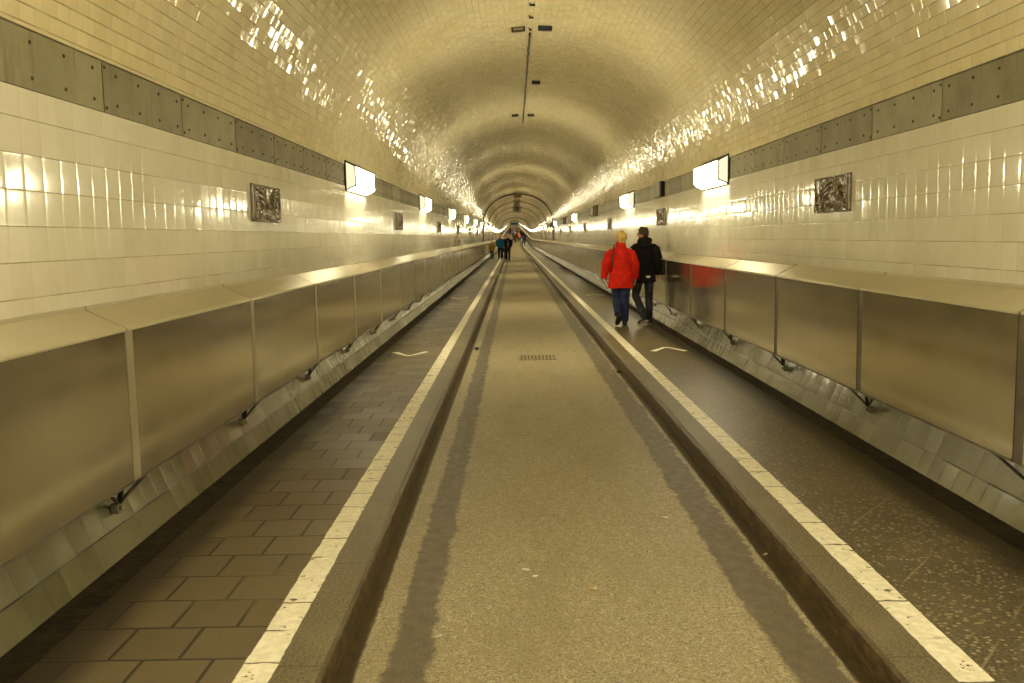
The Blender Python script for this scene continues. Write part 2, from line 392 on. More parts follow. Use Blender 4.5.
def emit(name, s):
    M = Mat(name); e = M.node('ShaderNodeEmission')
    e.inputs[0].default_value = LAMP_C + (1,); e.inputs[1].default_value = s
    M.t.links.new(e.outputs[0], M.out.inputs[0]); return M.m
LAMP_S = 60.0
m_glow = emit('lamp_glass_lit', LAMP_S)
m_glow_low = emit('lamp_glass_lit_underside', LAMP_S*0.45)
m_glow_end = emit('lamp_glass_lit_end', LAMP_S*0.017)
def relief_mat():
    M = Mat('brown_glazed_relief'); o = M.obj()
    a = M.noise(o, 14.0, 4.0)
    c = M.mix(M.rng(a, 0.35, 0.65), (0.085, 0.060, 0.026), (0.21, 0.155, 0.080))
    return M.bsdf(c, 0.22, 0.0, spec=0.7)
m_relief = relief_mat()
m_cream = simple('cream_plaster', (0.66, 0.60, 0.42), 0.6, nscale=2)
m_blue = simple('blue_sign_face', (0.02, 0.07, 0.42), 0.4)
m_paint = simple('white_road_paint', (0.80, 0.76, 0.62), 0.55, nscale=40, namt=0.12)
m_hoop = simple('dark_hoop_steel', (0.035, 0.025, 0.014), 0.55, 0.3, nscale=4)
m_hoop2 = simple('brown_hoop_steel', (0.16, 0.115, 0.05), 0.55, 0.2, nscale=4)
m_black = simple('matt_black', (0.012, 0.010, 0.008), 0.5)
m_white = simple('white_enamel', (0.80, 0.78, 0.70), 0.4)
m_grate = simple('cast_iron_grate', (0.27, 0.225, 0.135), 0.5, 0.4, nscale=30)

# ------------------------------------------------------------------ the tunnel shell
W = 2.307
Z0, Z1, APEX = 2.234, 2.492, 4.389
VB = APEX-Z1                                # the vault: W wide each way, VB high
def mirror(p): return [(-x, z) for x, z in p]
base_prof = BASE_PROF
wall_prof = base_prof + [(2.307, 1.10), (2.307, Z0), (2.330, Z0+0.003), (2.330, Z1-0.003), (2.307, Z1)]
slots = [1]*8 + [0, 0, 2, 3, 2]
# tile rows: the course joint of the wall falls 0.124 below the plate band, that of the base row at its middle
arc = 0.0; acc = [0.0]
for a, b in zip(wall_prof, wall_prof[1:]): acc.append(acc[-1]+math.hypot(b[0]-a[0], b[1]-a[1]))
wall_v0 = -(acc[10]-0.124)              # v = 0 at the uppermost course joint
sweep('wall_right', wall_prof, [m_wall, m_base, m_ledge, m_recess], slots, v0=wall_v0)
sweep('wall_left', mirror(wall_prof), [m_wall, m_base, m_ledge, m_recess], slots, v0=wall_v0)
NA = 72
vault = [(W*math.cos(PI*k/NA), Z1+VB*math.sin(PI*k/NA)) for k in range(NA+1)]
vault[0] = (W, Z1); vault[-1] = (-W, Z1)
sweep('ceiling', vault, [m_vault], smooth=True)
sweep('floor', [(-0.968, 0.0), (-0.5, 0.0), (0.0, 0.0), (0.5, 0.0), (0.968, 0.0)], [m_lane], vmode='sx')
kp = [(0.958, -0.01), (0.963, 0.085), (0.968, 0.106), (0.980, 0.120), (0.997, 0.1235), (1.132, 0.1235), (1.132, 0.10)]
sweep('kerb_right', kp, [m_kerb], smooth=False); sweep('kerb_left', mirror(kp), [m_kerb], smooth=False)
sp = [(1.1321, 0.10), (1.1321, 0.123), (1.30, 0.123), (2.0, 0.123), (2.003, 0.10)]
sweep('sidewalk_right', sp, [m_pav_r], vmode='x'); sweep('sidewalk_left', mirror(sp), [m_pav_l], vmode='x')
gp = [(2.0035, 0.121), (2.07, 0.116), (2.158, 0.122)]
sweep('gutter_right', gp, [m_gutter]); sweep('gutter_left', mirror(gp), [m_gutter])
def endwall(name, y, arch):
    bm = bmesh.new(); z = rise(y)
    prof = [(-W, -0.1)] + [(x, zz) for x, zz in reversed(vault)] + [(W, -0.1)]
    vs = [bm.verts.new((x*1.02, y, zz+z)) for x, zz in prof]; vs2 = [bm.verts.new((x*1.02, y+0.3, zz+z)) for x, zz in prof]
    bm.faces.new(vs); bm.faces.new(list(reversed(vs2)))
    for k in range(len(vs)): bm.faces.new((vs[k], vs[(k+1) % len(vs)], vs2[(k+1) % len(vs)], vs2[k]))
    fixn(bm); return link(name, mesh(name, bm, m_cream), kind='structure')
endwall('wall_far', 431.5, 0); endwall('wall_near', -22.2, 0)

# ------------------------------------------------------------------ steel duct casings along both walls
PL = 2.0654; FX = 2.110
zt, zb, zw = 1.191, 0.4654, 1.2835
def casing_meshes(side):
    s = side; L = PL-0.016 if side < 0 else PL-0.092; LC = PL-0.016 if side < 0 else PL-0.030
    def put(bm, fs=None): fixn(bm); return bm
    bm = bmesh.new()          # front: folded sheet with a lower lip
    prism(bm, [(s*FX, zt), (s*(FX+0.012), zt), (s*(FX+0.012), zb+0.012), (s*(W-0.02), zb+0.03), (s*(W-0.02), zb+0.018), (s*FX, zb)], 0.008, 0.008+L)
    for f in prism(bm, [(s*(FX-0.003), zb+0.010), (s*(FX+0.012), zb+0.010), (s*(FX+0.012), zb-0.003), (s*(FX-0.003), zb-0.003)], 0.008, 0.008+L): f.material_index = 1  # dark strip added as painted contact shadow along the bottom edge
    front = mesh('casing_front', put(bm), [m_steel, m_joint_and_shade])
    bm = bmesh.new()          # cover: sloping lid with a small fold over the front and an upstand at the wall
    prism(bm, [(s*(FX-0.006), zt-0.010), (s*(FX-0.006), zt-0.003), (s*(FX+0.002), zt+0.006), (s*(W-0.014), zw), (s*(W-0.014), zw+0.018), (s*(W-0.003), zw+0.018), (s*(W-0.003), zw-0.012), (s*(FX+0.004), zt-0.010)], 0.008, 0.008+LC)
    cover = mesh('casing_cover', put(bm), m_steel_top)
    bm = bmesh.new()          # joint strip at the near end
    if side < 0:
        prism(bm, [(s*(FX-0.003), zt-0.012), (s*(FX+0.010), zt-0.012), (s*(FX+0.010), zb+0.002), (s*(FX-0.003), zb+0.002)], -0.018, 0.060)
    else:
        prism(bm, [(s*(FX+0.006), zt-0.002), (s*(FX+0.016), zt-0.002), (s*(FX+0.016), zb+0.004), (s*(FX+0.006), zb+0.004)], -0.090, 0.012)
    strip = mesh('joint_strip', put(bm), m_strip if side < 0 else m_joint_and_shade)
    bm = bmesh.new()          # strut fork holding the underside off the tiled foot
    foot = Vector((s*2.195, 0.0, 0.343))
    rod(bm, foot+Vector((0, 0.02, 0.02)), (s*(FX+0.02), 0.30, zb+0.01), 0.008); rod(bm, foot+Vector((0, -0.02, 0.02)), (s*(FX+0.02), -0.26, zb+0.01), 0.008)
    rod(bm, foot+Vector((0, 0, 0.015)), (s*(FX+0.06), 0.0, zb+0.02), 0.012, n=6)
    bracket = mesh('bracket', bm, m_iron)
    bm = bmesh.new(); box(bm, -0.018, 0.018, -0.022, 0.022, -0.026, 0.024, 0.005); tube(bm, [(-s*0.02, 0, 0.0), (-s*0.034, 0, 0.0)], [0.012, 0.011], n=6, ref=Vector((0, 1, 0)))
    pad = mesh('bracket_foot', bm, m_foot)
    return front, cover, strip, bracket, pad
HOOP1 = 60.4
def casings(side):
    word = 'left' if side < 0 else 'right'
    fr, cv, st, br, pad = casing_meshes(side)
    y0 = (4.3075 if side < 0 else 4.3984)
    n0 = -3
    proto = empty('duct_casing', 'x', 'duct casing')
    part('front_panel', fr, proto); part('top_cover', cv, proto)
    so = part('joint_strip', st, proto); so['label'] = 'pale steel joint strip' if side < 0 else 'dark joint strip'
    bo = part('bracket', br, proto); bo['label'] = 'dark iron strut fork under the casing'
    part('bracket_foot', pad, bo, loc=(side*2.213, 0, 0.335))
    lite = None
    first = True; cnt = 0
    for n in range(n0, 147):
        y = y0 + n*PL
        if y < -2.0 and n < -3: continue
        near = y < 75
        if near:
            o = proto if first else copy_tree(proto)
            first = False
        else:
            if lite is None:
                bm = bmesh.new(); bm.from_mesh(fr)
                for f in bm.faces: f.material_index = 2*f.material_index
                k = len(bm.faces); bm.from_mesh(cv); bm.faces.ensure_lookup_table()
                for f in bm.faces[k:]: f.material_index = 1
                lite_me = mesh('duct_casing_far', bm, [m_steel, m_steel_top, m_joint_and_shade])
                lite = link('duct_casing', lite_me); o = lite
            else:
                o = lite.copy(); COL.objects.link(o)
        o.location = (0, y, rise(y)); o.rotation_euler = (incline(y+1), 0, 0)
        # count from the first whole front visible beside the camera
        k = n + 1
        if y < HOOP1:
            if k <= 0:
                lab = f'brushed steel duct casing on the {word} wall, {"nearest" if k == 0 else "just behind the nearest" if k == -1 else "second behind the nearest"} one, beside the viewer'
                if k == 0: lab = f'brushed steel duct casing cut by the picture edge, {word} wall'
            else:
                lab = f'brushed steel duct casing, {ordinal(k)} whole one down the {word} wall'
            tag(o, lab, 'duct casing', f'steel duct casings along the {word} wall')
        else:
            tag(o, f'small far-off steel duct casing on the {word} wall past the first dark hoop', 'duct casing', f'far steel duct casings along the {word} wall')
    # remaining casings up the far ramp: one object
    ys = y0 + 147*PL; bm = bmesh.new()
    while ys < 430:
        for me, sl in ((fr, 0), (cv, 1)):
            k = len(bm.faces); kv = len(bm.verts); bm.from_mesh(me); bm.verts.ensure_lookup_table(); bm.faces.ensure_lookup_table()
            for v in bm.verts[kv:]: v.co.z += rise(ys + v.co.y); v.co.y += ys
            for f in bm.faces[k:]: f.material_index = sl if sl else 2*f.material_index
        ys += PL
    o = link('duct_casings_far_end', mesh('duct_casings_far_end', bm, [m_steel, m_steel_top, m_joint_and_shade]), kind='stuff')
    tag(o, f'run of steel duct casings at the very far end of the {word} wall', 'duct casing', f'far steel duct casings along the {word} wall')
casings(-1); casings(1)

# ------------------------------------------------------------------ riveted plates in the band above the tiles
PW = 1.10
LAMP_Y0, LAMP_P = 11.28, 8.78
def lamp_y(i): return LAMP_Y0 + LAMP_P*i
def plate_mesh(side, kind):
    s = side; bm = bmesh.new()
    box(bm, min(s*2.313, s*2.328), max(s*2.313, s*2.328), 0.006, PW-0.006, Z0+0.006, Z1-0.006, 0.003)
    pts = []
    for z in (Z0+0.055, Z1-0.055):
        for f in ((0.14, 0.40, 0.66, 0.92) if kind == 0 else (0.10, 0.37, 0.64, 0.90)): pts.append((f*PW, z))
    pts += [(0.025, Z0+0.03), (0.025, Z1-0.03)]
    for y, z in pts:
        tube(bm, [(s*2.315, y, z), (s*2.309, y, z), (s*2.306, y, z)], [0.0095, 0.0085, 0.004], n=8, slot=1, ref=Vector((0, 1, 0)))
    fixn(bm); return mesh('rivet_plate', bm, [m_plate, m_bolt])
def plates(side):
    word = 'left' if side < 0 else 'right'; off = 4.70 if side < 0 else 4.63
    mes = [plate_mesh(side, 0), plate_mesh(side, 1)]
    proto = [link('rivet_plate', mes[0]), link('rivet_plate', mes[1])]
    used = [False, False]
    n = -5
    lastlamp = -1; k = 0
    while True:
        y = off + n*PW
        if n > 136: break
        t = n % 2
        if used[t]: o = proto[t].copy(); COL.objects.link(o)
        else: o = proto[t]; used[t] = True
        o.location = (0, y, rise(y)); o.rotation_euler = (incline(y), 0, 0)
        mid = y + PW/2
        i = math.floor((mid-LAMP_Y0-0.3)/LAMP_P)     # index of the lamp just before
        if mid > HOOP1:
            tag(o, f'small far-off riveted grey plate on the {word} wall past the first dark hoop', 'metal plate', f'far riveted plates on the {word} wall')
        else:
            if i != lastlamp: lastlamp = i; k = 0
            k += 1
            if i < 0:
                c = int(round((LAMP_Y0-y)/PW))
                lab = f'grey riveted plate in the {word} wall band, {ordinal(max(1, c))} in front of the first lamp'
            else:
                lab = f'grey riveted plate in the {word} wall band, {ordinal(k)} past the {ordinal(i+1)} lamp'
            tag(o, lab, 'metal plate', f'riveted plates along the {word} wall')
        n += 1
    bm = bmesh.new(); y = off + n*PW
    while y < 430:
        box(bm, min(side*2.313, side*2.328), max(side*2.313, side*2.328), y+0.006, y+PW-0.006, Z0+0.006, Z1-0.006)
        bm.verts.ensure_lookup_table()
        for v in bm.verts[-8:]: v.co.z += rise(v.co.y)
        y += PW
    o = link('rivet_plates_far_end', mesh('rivet_plates_far_end', bm, [m_plate]), kind='stuff')
    tag(o, f'line of grey riveted plates at the very far end of the {word} wall', 'metal plate', f'far riveted plates on the {word} wall')
plates(-1); plates(1)

# ------------------------------------------------------------------ wall lamps
LL = 1.50
def lamp_meshes(side):
    s = side
    sec = [(0.0, 2.182), (0.125, 2.235), (0.125, 2.468), (0.0, 2.531)]     # (off the wall, z)
    P = lambda d, z, y: (s*(W-0.004-d), y, z)
    bm = bmesh.new(); box(bm, min(s*(W-0.014), s*(W+0.004)), max(s*(W-0.014), s*(W+0.004)), -0.012, LL+0.012, 2.172, 2.541, 0.003)
    back = mesh('lamp_back_plate', bm, m_frame)
    g = 0.010
    bm = bmesh.new()
    for (a, b) in ((0, 1), (1, 2)):
        vs = [bm.verts.new(P(d, z, y)) for (d, z, y) in ((*sec[a], g), (*sec[b], g), (*sec[b], LL-g), (*sec[a], LL-g))]
        bm.faces.new(vs).material_index = 1 if a == 0 else 0
    fixn(bm)
    pane = bm
    be = bmesh.new()
    be.faces.new([be.verts.new(P(d, z, 0.0)) for d, z in sec])
    bh = bmesh.new()          # solid metal hood on top
    q = [bh.verts.new(P(d, z, y)) for (d, z, y) in ((*sec[2], 0), (*sec[3], 0), (*sec[3], LL), (*sec[2], LL))]
    q2 = [bh.verts.new(v.co+Vector((-s*0.0, 0, 0.008))) for v in q]
    bh.faces.new(q); bh.faces.new(list(reversed(q2)))
    for k in range(4): bh.faces.new((q[k], q[(k+1) % 4], q2[(k+1) % 4], q2[k]))
    fixn(bh); hood = mesh('lamp_hood', bh, m_frame)
    bm = bmesh.new()          # frame bars along every edge of the lantern and across the front glass
    r = 0.009
    for d, z in sec: rod(bm, P(d, z, 0), P(d, z, LL), 0.010 if d else 0.011, 6)
    for y in (0.0, LL):
        for a, b in ((0, 1), (1, 2), (2, 3)): rod(bm, P(*sec[a], y), P(*sec[b], y), r, 6)
    rod(bm, P(0.127, 2.292, 0.2), P(0.127, 2.292, LL), 0.007, 6)
    rod(bm, P(0.0, 2.531, 0.0), P(0.0, 2.182, 0.0), 0.013, 6)
    frame = mesh('lamp_frame', bm, m_frame)
    return back, pane, be, frame, hood
def lamps(side):
    word = 'left' if side < 0 else 'right'
    back, pb, eb, frame, hood = lamp_meshes(side)
    lit = mesh('lamp_pane', pb.copy(), [m_glow, m_glow_low]); dead = mesh('lamp_pane_unlit', pb, [m_dead, m_dead])
    lite = mesh('lamp_end_pane', eb.copy(), m_glow_end); deade = mesh('lamp_end_pane_unlit', eb, m_dead)
    off = set() if side < 0 else {2, 4, 6}
    protos = {}
    for i in range(-3, 48):
        y = lamp_y(i) - (0.75 if i < 0 and side < 0 else 0.0); un = i in off
        if un not in protos:
            o = empty('wall_lamp', 'x', 'lamp')
            part('back_plate', back, o); part('frame', frame, o); part('hood', hood, o)
            part('glass_pane', dead if un else lit, o); [part('end_pane', deade if un else lite, o, loc=(0, yy, 0)) for yy in (0.010, LL-0.010)]
            protos[un] = o
        else: o = copy_tree(protos[un])
        o.location = (0, y, rise(y)); o.rotation_euler = (incline(y), 0, 0)
        st = 'unlit dark-framed box lamp' if un else 'glowing white box lamp'
        if i < 0: lab = f'{st} on the {word} wall, {ordinal(-i)} behind the viewer\'s end of the picture'
        elif y < HOOP1: lab = f'{st}, {ordinal(i+1)} in the row down the {word} wall'
        else: lab = f'small far-off {st} on the {word} wall past the first dark hoop'
        tag(o, lab, 'lamp', f'lamps along the {word} wall' if y < HOOP1 else f'far lamps along the {word} wall{" unlit" if un else ""}')
lamps(-1); lamps(1)

# ------------------------------------------------------------------ relief plaques
def plaque_mesh(side, kind):
    s = side; nu, nv = 72, 36; Lp, Hp = 0.80, 0.295; bm = bmesh.new(); rnd = random.Random(40+kind)
    def hgt(a, b):
        # a 0..1 along the tunnel, b 0..1 upwards: two tall rounded bodies over a tangle of ripples
        h = 0.0
        for c, wd, tilt in (((0.28, 0.10, 0.18), (0.68, 0.12, -0.22)) if kind == 0 else ((0.35, 0.13, -0.25), (0.72, 0.09, 0.12))):
            x = (a - c - tilt*(b-0.5))/wd
            body = max(0.0, 1-x*x)**0.6 * max(0.0, min(1.0, (b-0.22)*5)) * max(0.0, min(1.0, (0.95-b)*8))
            h = max(h, body*(0.85+0.15*math.sin(40*b+9*x)))
        low = 0.5+0.5*math.sin(23*a+7*math.sin(9*b+kind))*math.cos(31*b+5*math.sin(13*a))
        h = max(h, low*(0.75 if b < 0.3 else 0.35))
        swirl = 0.5+0.5*math.sin(38*math.hypot(a-0.05, (b-0.8)*0.6)+kind*2)
        h = max(h, 0.4*swirl*(1.0 if b > 0.5 else 0.3))
        e = min(a, 1-a, b, 1-b)
        if e < 0.035: h = 0.55
        return h
    g = []
    for i in range(nu+1):
        col = []
        for j in range(nv+1):
            a, b = i/nu, j/nv
            edge = i in (0, nu) or j in (0, nv)
            d = 0.004 if edge else 0.008+0.048*hgt(a, b)
            col.append(bm.verts.new((s*(W-d), (a-0.5)*Lp, (b-0.5)*Hp)))
        g.append(col)
    for i in range(nu):
        for j in range(nv):
            f = bm.faces.new((g[i][j], g[i+1][j], g[i+1][j+1], g[i][j+1])); f.smooth = True
    # closed back so that the slab has thickness
    ring = [g[i][0] for i in range(nu+1)] + [g[nu][j] for j in range(1, nv+1)] + [g[i][nv] for i in range(nu-1, -1, -1)] + [g[0][j] for j in range(nv-1, 0, -1)]
    bk = [bm.verts.new((s*(W+0.012), v.co.y, v.co.z)) for v in ring]
    for k in range(len(ring)): bm.faces.new((ring[k], ring[(k+1) % len(ring)], bk[(k+1) % len(ring)], bk[k]))
    bm.faces.new(bk); fixn(bm)
    return mesh('relief_plaque', bm, m_relief)
def plaques(side):
    word = 'left' if side < 0 else 'right'
    mes = [plaque_mesh(side, k) for k in ((0, 1) if side > 0 else (1, 0))]
    pr = [None, None]
    for i in range(0, 44):
        y = 7.59 + LAMP_P*i; t = i % 2
        if pr[t] is None: o = pr[t] = link('relief_plaque', mes[t])
        else: o = pr[t].copy(); COL.objects.link(o)
        o.location = (0, y, 1.889+rise(y)); o.rotation_euler = (incline(y), 0, 0)
        if y < HOOP1: tag(o, f'brown glazed relief plaque set in the tiles, {ordinal(i+1)} down the {word} wall', 'relief plaque', f'relief plaques on the {word} wall')
        else: tag(o, f'tiny far-off brown relief plaque on the {word} wall past the first dark hoop', 'relief plaque', f'far relief plaques on the {word} wall')
plaques(-1); plaques(1)

# dark service box in the right band
o = empty('service_box', 'dark grey service box with open slot in the right wall band past the first lamp', 'box', (2.29, 16.2, Z0+0.004))
bm = bmesh.new(); box(bm, -0.045, 0.045, 0.0, 0.72, 0.004, 0.26, 0.008); part('body', mesh('service_box_body', bm, simple('grey_box_paint', (0.27, 0.23, 0.17), 0.5, 0.1, nscale=5)), o)
bm = bmesh.new(); box(bm, -0.052, 0.045, -0.12, -0.09, 0.0, 0.26, 0.004); box(bm, -0.052, 0.045, -0.02, 0.0, 0.0, 0.26, 0.004); box(bm, -0.052, 0.045, -0.12, 0.0, 0.0, 0.015, 0.003); box(bm, -0.052, 0.045, -0.12, 0.0, 0.245, 0.26, 0.003)
part('slot_frame', mesh('service_box_slot', bm, m_black), o)
bm = bmesh.new(); box(bm, -0.044, 0.04, -0.089, -0.021, 0.016, 0.244, 0.003)
part('slot_plate', mesh('service_box_slot_plate', bm, m_white), o)['label'] = 'pale plate inside the slot'

# ------------------------------------------------------------------ hoops, clock, fittings under the crown
def hoop(y, lab, mat, r=0.035):
    bm = bmesh.new(); rr = 0.05
    pts = [(W-rr, 0, 1.30), (W-rr, 0, 1.8), (W-rr, 0, Z1)] + [((W-rr)*math.cos(a), 0, Z1+(VB-rr)*math.sin(a)) for a in [PI*k/42 for k in range(1, 42)]] + [(-W+rr, 0, Z1), (-W+rr, 0, 1.8), (-W+rr, 0, 1.30)]
    tube(bm, pts, [(r*1.3, r)]*len(pts), n=8, ref=Vector((0, 1, 0)))
    o = link('metal_hoop', mesh('metal_hoop', bm, mat), loc=(0, y, rise(y)))
    return tag(o, lab, 'hoop', 'metal hoops round the vault')
hoop(HOOP1, 'dark thin metal hoop arching over the tunnel, first and largest of them', m_hoop, 0.032)
hoop(73.4, 'brown thin metal hoop arching over the tunnel beside the round clock', m_hoop2, 0.035)
hoop(87.0, 'brown thin metal hoop arching over the tunnel, next one past the clock', m_hoop2, 0.03)
hoop(102.0, 'brown thin metal hoop arching over the tunnel, second one past the clock', m_hoop2, 0.03)
hoop(147.0, 'small far hoop arching over the foot of the ramp behind the crowd', m_hoop, 0.04)
bm = bmesh.new(); box(bm, -0.23, 0.23, -0.06, 0.06, -0.24, 0.03, 0.01); box(bm, -0.19, 0.19, -0.07, -0.06, -0.2, -0.01, 0.004); fixn(bm)
tag(link('junction_box', mesh('junction_box', bm, m_hoop2), loc=(0, HOOP1, APEX-0.035)), 'brown junction box at the crown of the first dark hoop', 'box')
ck = empty('hanging_clock', 'round black clock with white marks hanging from the tunnel crown', 'clock', (0, 72.5, 3.785))
bm = bmesh.new(); tube(bm, [(0, -0.07, 0), (0, 0.07, 0)], [0.34, 0.34], n=40); fixn(bm); part('case', mesh('clock_case', bm, simple('clock_case_brown', (0.07, 0.05, 0.03), 0.5)), ck)
bm = bmesh.new(); tube(bm, [(0, -0.078, 0), (0, -0.066, 0)], [0.318, 0.318], n=40); fixn(bm); part('dial', mesh('clock_dial', bm, m_black), ck)
bm = bmesh.new()
for k in range(12):
    a = k*PI/6; d = Vector((math.sin(a), 0, math.cos(a))); q = Vector((math.cos(a), 0, -math.sin(a)))
    vs = []
    for y in (-0.086, -0.076):
        vs.append([bm.verts.new(d*rr+q*ww+Vector((0, y, 0))) for rr, ww in ((0.18, -0.018), (0.305, -0.032), (0.305, 0.032), (0.18, 0.018))])
    bm.faces.new(vs[0]); bm.faces.new(list(reversed(vs[1])))
    for j in range(4): bm.faces.new((vs[0][j], vs[0][(j+1) % 4], vs[1][(j+1) % 4], vs[1][j]))
fixn(bm); part('hour_marks', mesh('clock_marks', bm, m_white), ck)
bm = bmesh.new(); rod(bm, (0, -0.092, 0), (0.03, -0.092, 0.20), 0.010, 6); part('minute_hand', mesh('clock_hand_a', bm, m_white), ck)
bm = bmesh.new(); rod(bm, (0, -0.090, 0), (-0.11, -0.090, -0.05), 0.012, 6); part('hour_hand', mesh('clock_hand_b', bm, m_white), ck)
bm = bmesh.new(); box(bm, -0.27, 0.27, -0.06, 0.06, 0.50, 0.595, 0.01); box(bm, -0.20, -0.16, -0.03, 0.03, 0.22, 0.52); box(bm, 0.16, 0.20, -0.03, 0.03, 0.22, 0.52); box(bm, -0.2, 0.2, -0.02, 0.02, 0.35, 0.46); fixn(bm)
part('bracket', mesh('clock_bracket', bm, m_hoop2), ck)

bm = bmesh.new(); rnd = random.Random(3); y = 13.17; pts = []
while y < 23.2: pts.append((-0.02+rnd.uniform(-0.006, 0.006), y, APEX-0.012)); y += 0.2
tube(bm, pts, [rnd.uniform(0.010, 0.016) for _ in pts], n=6)
tag(link('ceiling_conduit', mesh('ceiling_conduit', bm, m_iron)), 'thin dark conduit running along the crown of the vault', 'conduit')
for i, (y, w) in enumerate(((11.6, 0.035), (12.25, 0.03), (12.95, 0.02))):
    bm = bmesh.new(); box(bm, -w, w, 0.0, 0.025, -0.022, 0.0, 0.003); box(bm, -w, -w+0.014, -0.07, 0.0, -0.022, 0.0, 0.003); fixn(bm)
    tag(link('pipe_clip', mesh('pipe_clip', bm, m_iron), loc=(-0.02, y, APEX-0.001)), ['small dark hook clip on the crown, nearest to the viewer', 'small dark hook clip on the crown, between two others', 'tiny dark hook clip on the crown just before the conduit'][i], 'clip', 'hook clips on the crown')
def ceil_plate(x, y, w, d, label, mat):
    zc = Z1+VB*math.sqrt(1-(x/W)**2)
    bm = bmesh.new(); box(bm, -w/2, w/2, -d/2, d/2, -0.050, 0.006, 0.006)
    o = empty('crown_reflector', label, 'reflector', (x, y, zc-0.004), group='small plates hung along the crown'); o.rotation_euler = (0, math.atan2(VB*x, W*math.sqrt(W*W-x*x)), 0)
    part('backing_plate', mesh('crown_reflector_plate', bm, m_black), o)
    bm = bmesh.new(); box(bm, -w/2+0.025, w/2-0.025, -d/2-0.004, -d/2+0.01, -0.042, -0.010, 0.002)
    part('face', mesh('crown_reflector_face', bm, mat), o)
m_bluef = simple('blue_reflector_face', (0.035, 0.05, 0.16), 0.3)
m_greyf = simple('grey_reflector_face', (0.30, 0.27, 0.20), 0.3)
ceil_plate(-0.185, 12.83, 0.185, 0.10, 'small dark plate on the crown, left of the conduit start', m_greyf)
ceil_plate(0.178, 12.80, 0.185, 0.10, 'small blue-faced plate on the crown, right of the conduit start', m_bluef)
ceil_plate(0.160, 17.2, 0.155, 0.09, 'small dark plate beside the middle of the conduit', m_iron)
ceil_plate(-0.214, 21.68, 0.155, 0.08, 'small dark plate left of the far end of the conduit', m_iron)
ceil_plate(0.1535, 21.73, 0.155, 0.08, 'small dark plate right of the far end of the conduit', m_iron)

# ------------------------------------------------------------------ floor fittings, paint, litter
dg = empty('drain_grate', 'rectangular iron drain grate sunk in the carriageway', 'drain', (0.0, 12.13, 0.0))
bm = bmesh.new()
for (x0, x1, y0, y1) in ((-0.25, 0.25, -0.24, -0.205), (-0.25, 0.25, 0.205, 0.24), (-0.25, -0.22, -0.205, 0.205), (0.22, 0.25, -0.205, 0.205)): box(bm, x0, x1, y0, y1, -0.01, 0.006, 0.002)
part('frame', mesh('drain_frame', bm, m_grate), dg)
bm = bmesh.new()
for k in range(9): box(bm, -0.205+k*0.0475, -0.178+k*0.0475, -0.203, 0.203, -0.01, 0.004, 0.002)
part('bars', mesh('drain_bars', bm, m_grate), dg)
bm = bmesh.new(); box(bm, -0.22, 0.22, -0.205, 0.205, -0.012, 0.001); part('pit', mesh('drain_pit', bm, simple('silted_pit', (0.10, 0.08, 0.045), 0.8, nscale=20)), dg)

def chevron(x, y, d, label):
    bm = bmesh.new(); t = 0.075*(-d)
    P = [(-0.255, 0.0), (-0.02, -0.42*(-d)), (0.02, -0.42*(-d)), (0.235, -0.04*(-d))]
    P = [(-0.25, 0.36*(-d)), (-0.03, 0.0), (0.03, 0.0), (0.22, 0.38*(-d))]
    lo = [bm.verts.new((px, py, 0.0005)) for px, py in P]; hi = [bm.verts.new((px*(0.72 if abs(px) > 0.1 else 1), py+0.075*(-d)*(0.7 if abs(px) > 0.1 else 1), 0.0005)) for px, py in P]
    lo2 = [bm.verts.new(v.co+Vector((0, 0, 0.003))) for v in lo]; hi2 = [bm.verts.new(v.co+Vector((0, 0, 0.003))) for v in hi]
    for k in range(3):
        bm.faces.new((lo2[k], lo2[k+1], hi2[k+1], hi2[k])); bm.faces.new((lo[k], hi[k], hi[k+1], lo[k+1]))
        bm.faces.new((lo[k], lo[k+1], lo2[k+1], lo2[k])); bm.faces.new((hi[k+1], hi[k], hi2[k], hi2[k+1]))
    bm.faces.new((lo[0], lo2[0], hi2[0], hi[0])); bm.faces.new((lo[3], hi[3], hi2[3], lo2[3])); fixn(bm)
    tag(link('chevron_marking', mesh('chevron_marking', bm, m_paint), loc=(x, y, 0.123)), label, 'floor marking', 'white chevrons on the walkways')
chevron(-1.64, 11.55, -1, 'white chevron painted on the left walkway, nearest one, pointing to the viewer')
chevron(-1.64, 22.5, -1, 'white chevron painted on the left walkway, second one from the viewer')
chevron(1.665, 12.0, 1, 'white chevron painted on the right walkway before the couple, pointing away')
chevron(1.70, 23.2, 1, 'white chevron painted on the right walkway beyond the couple')

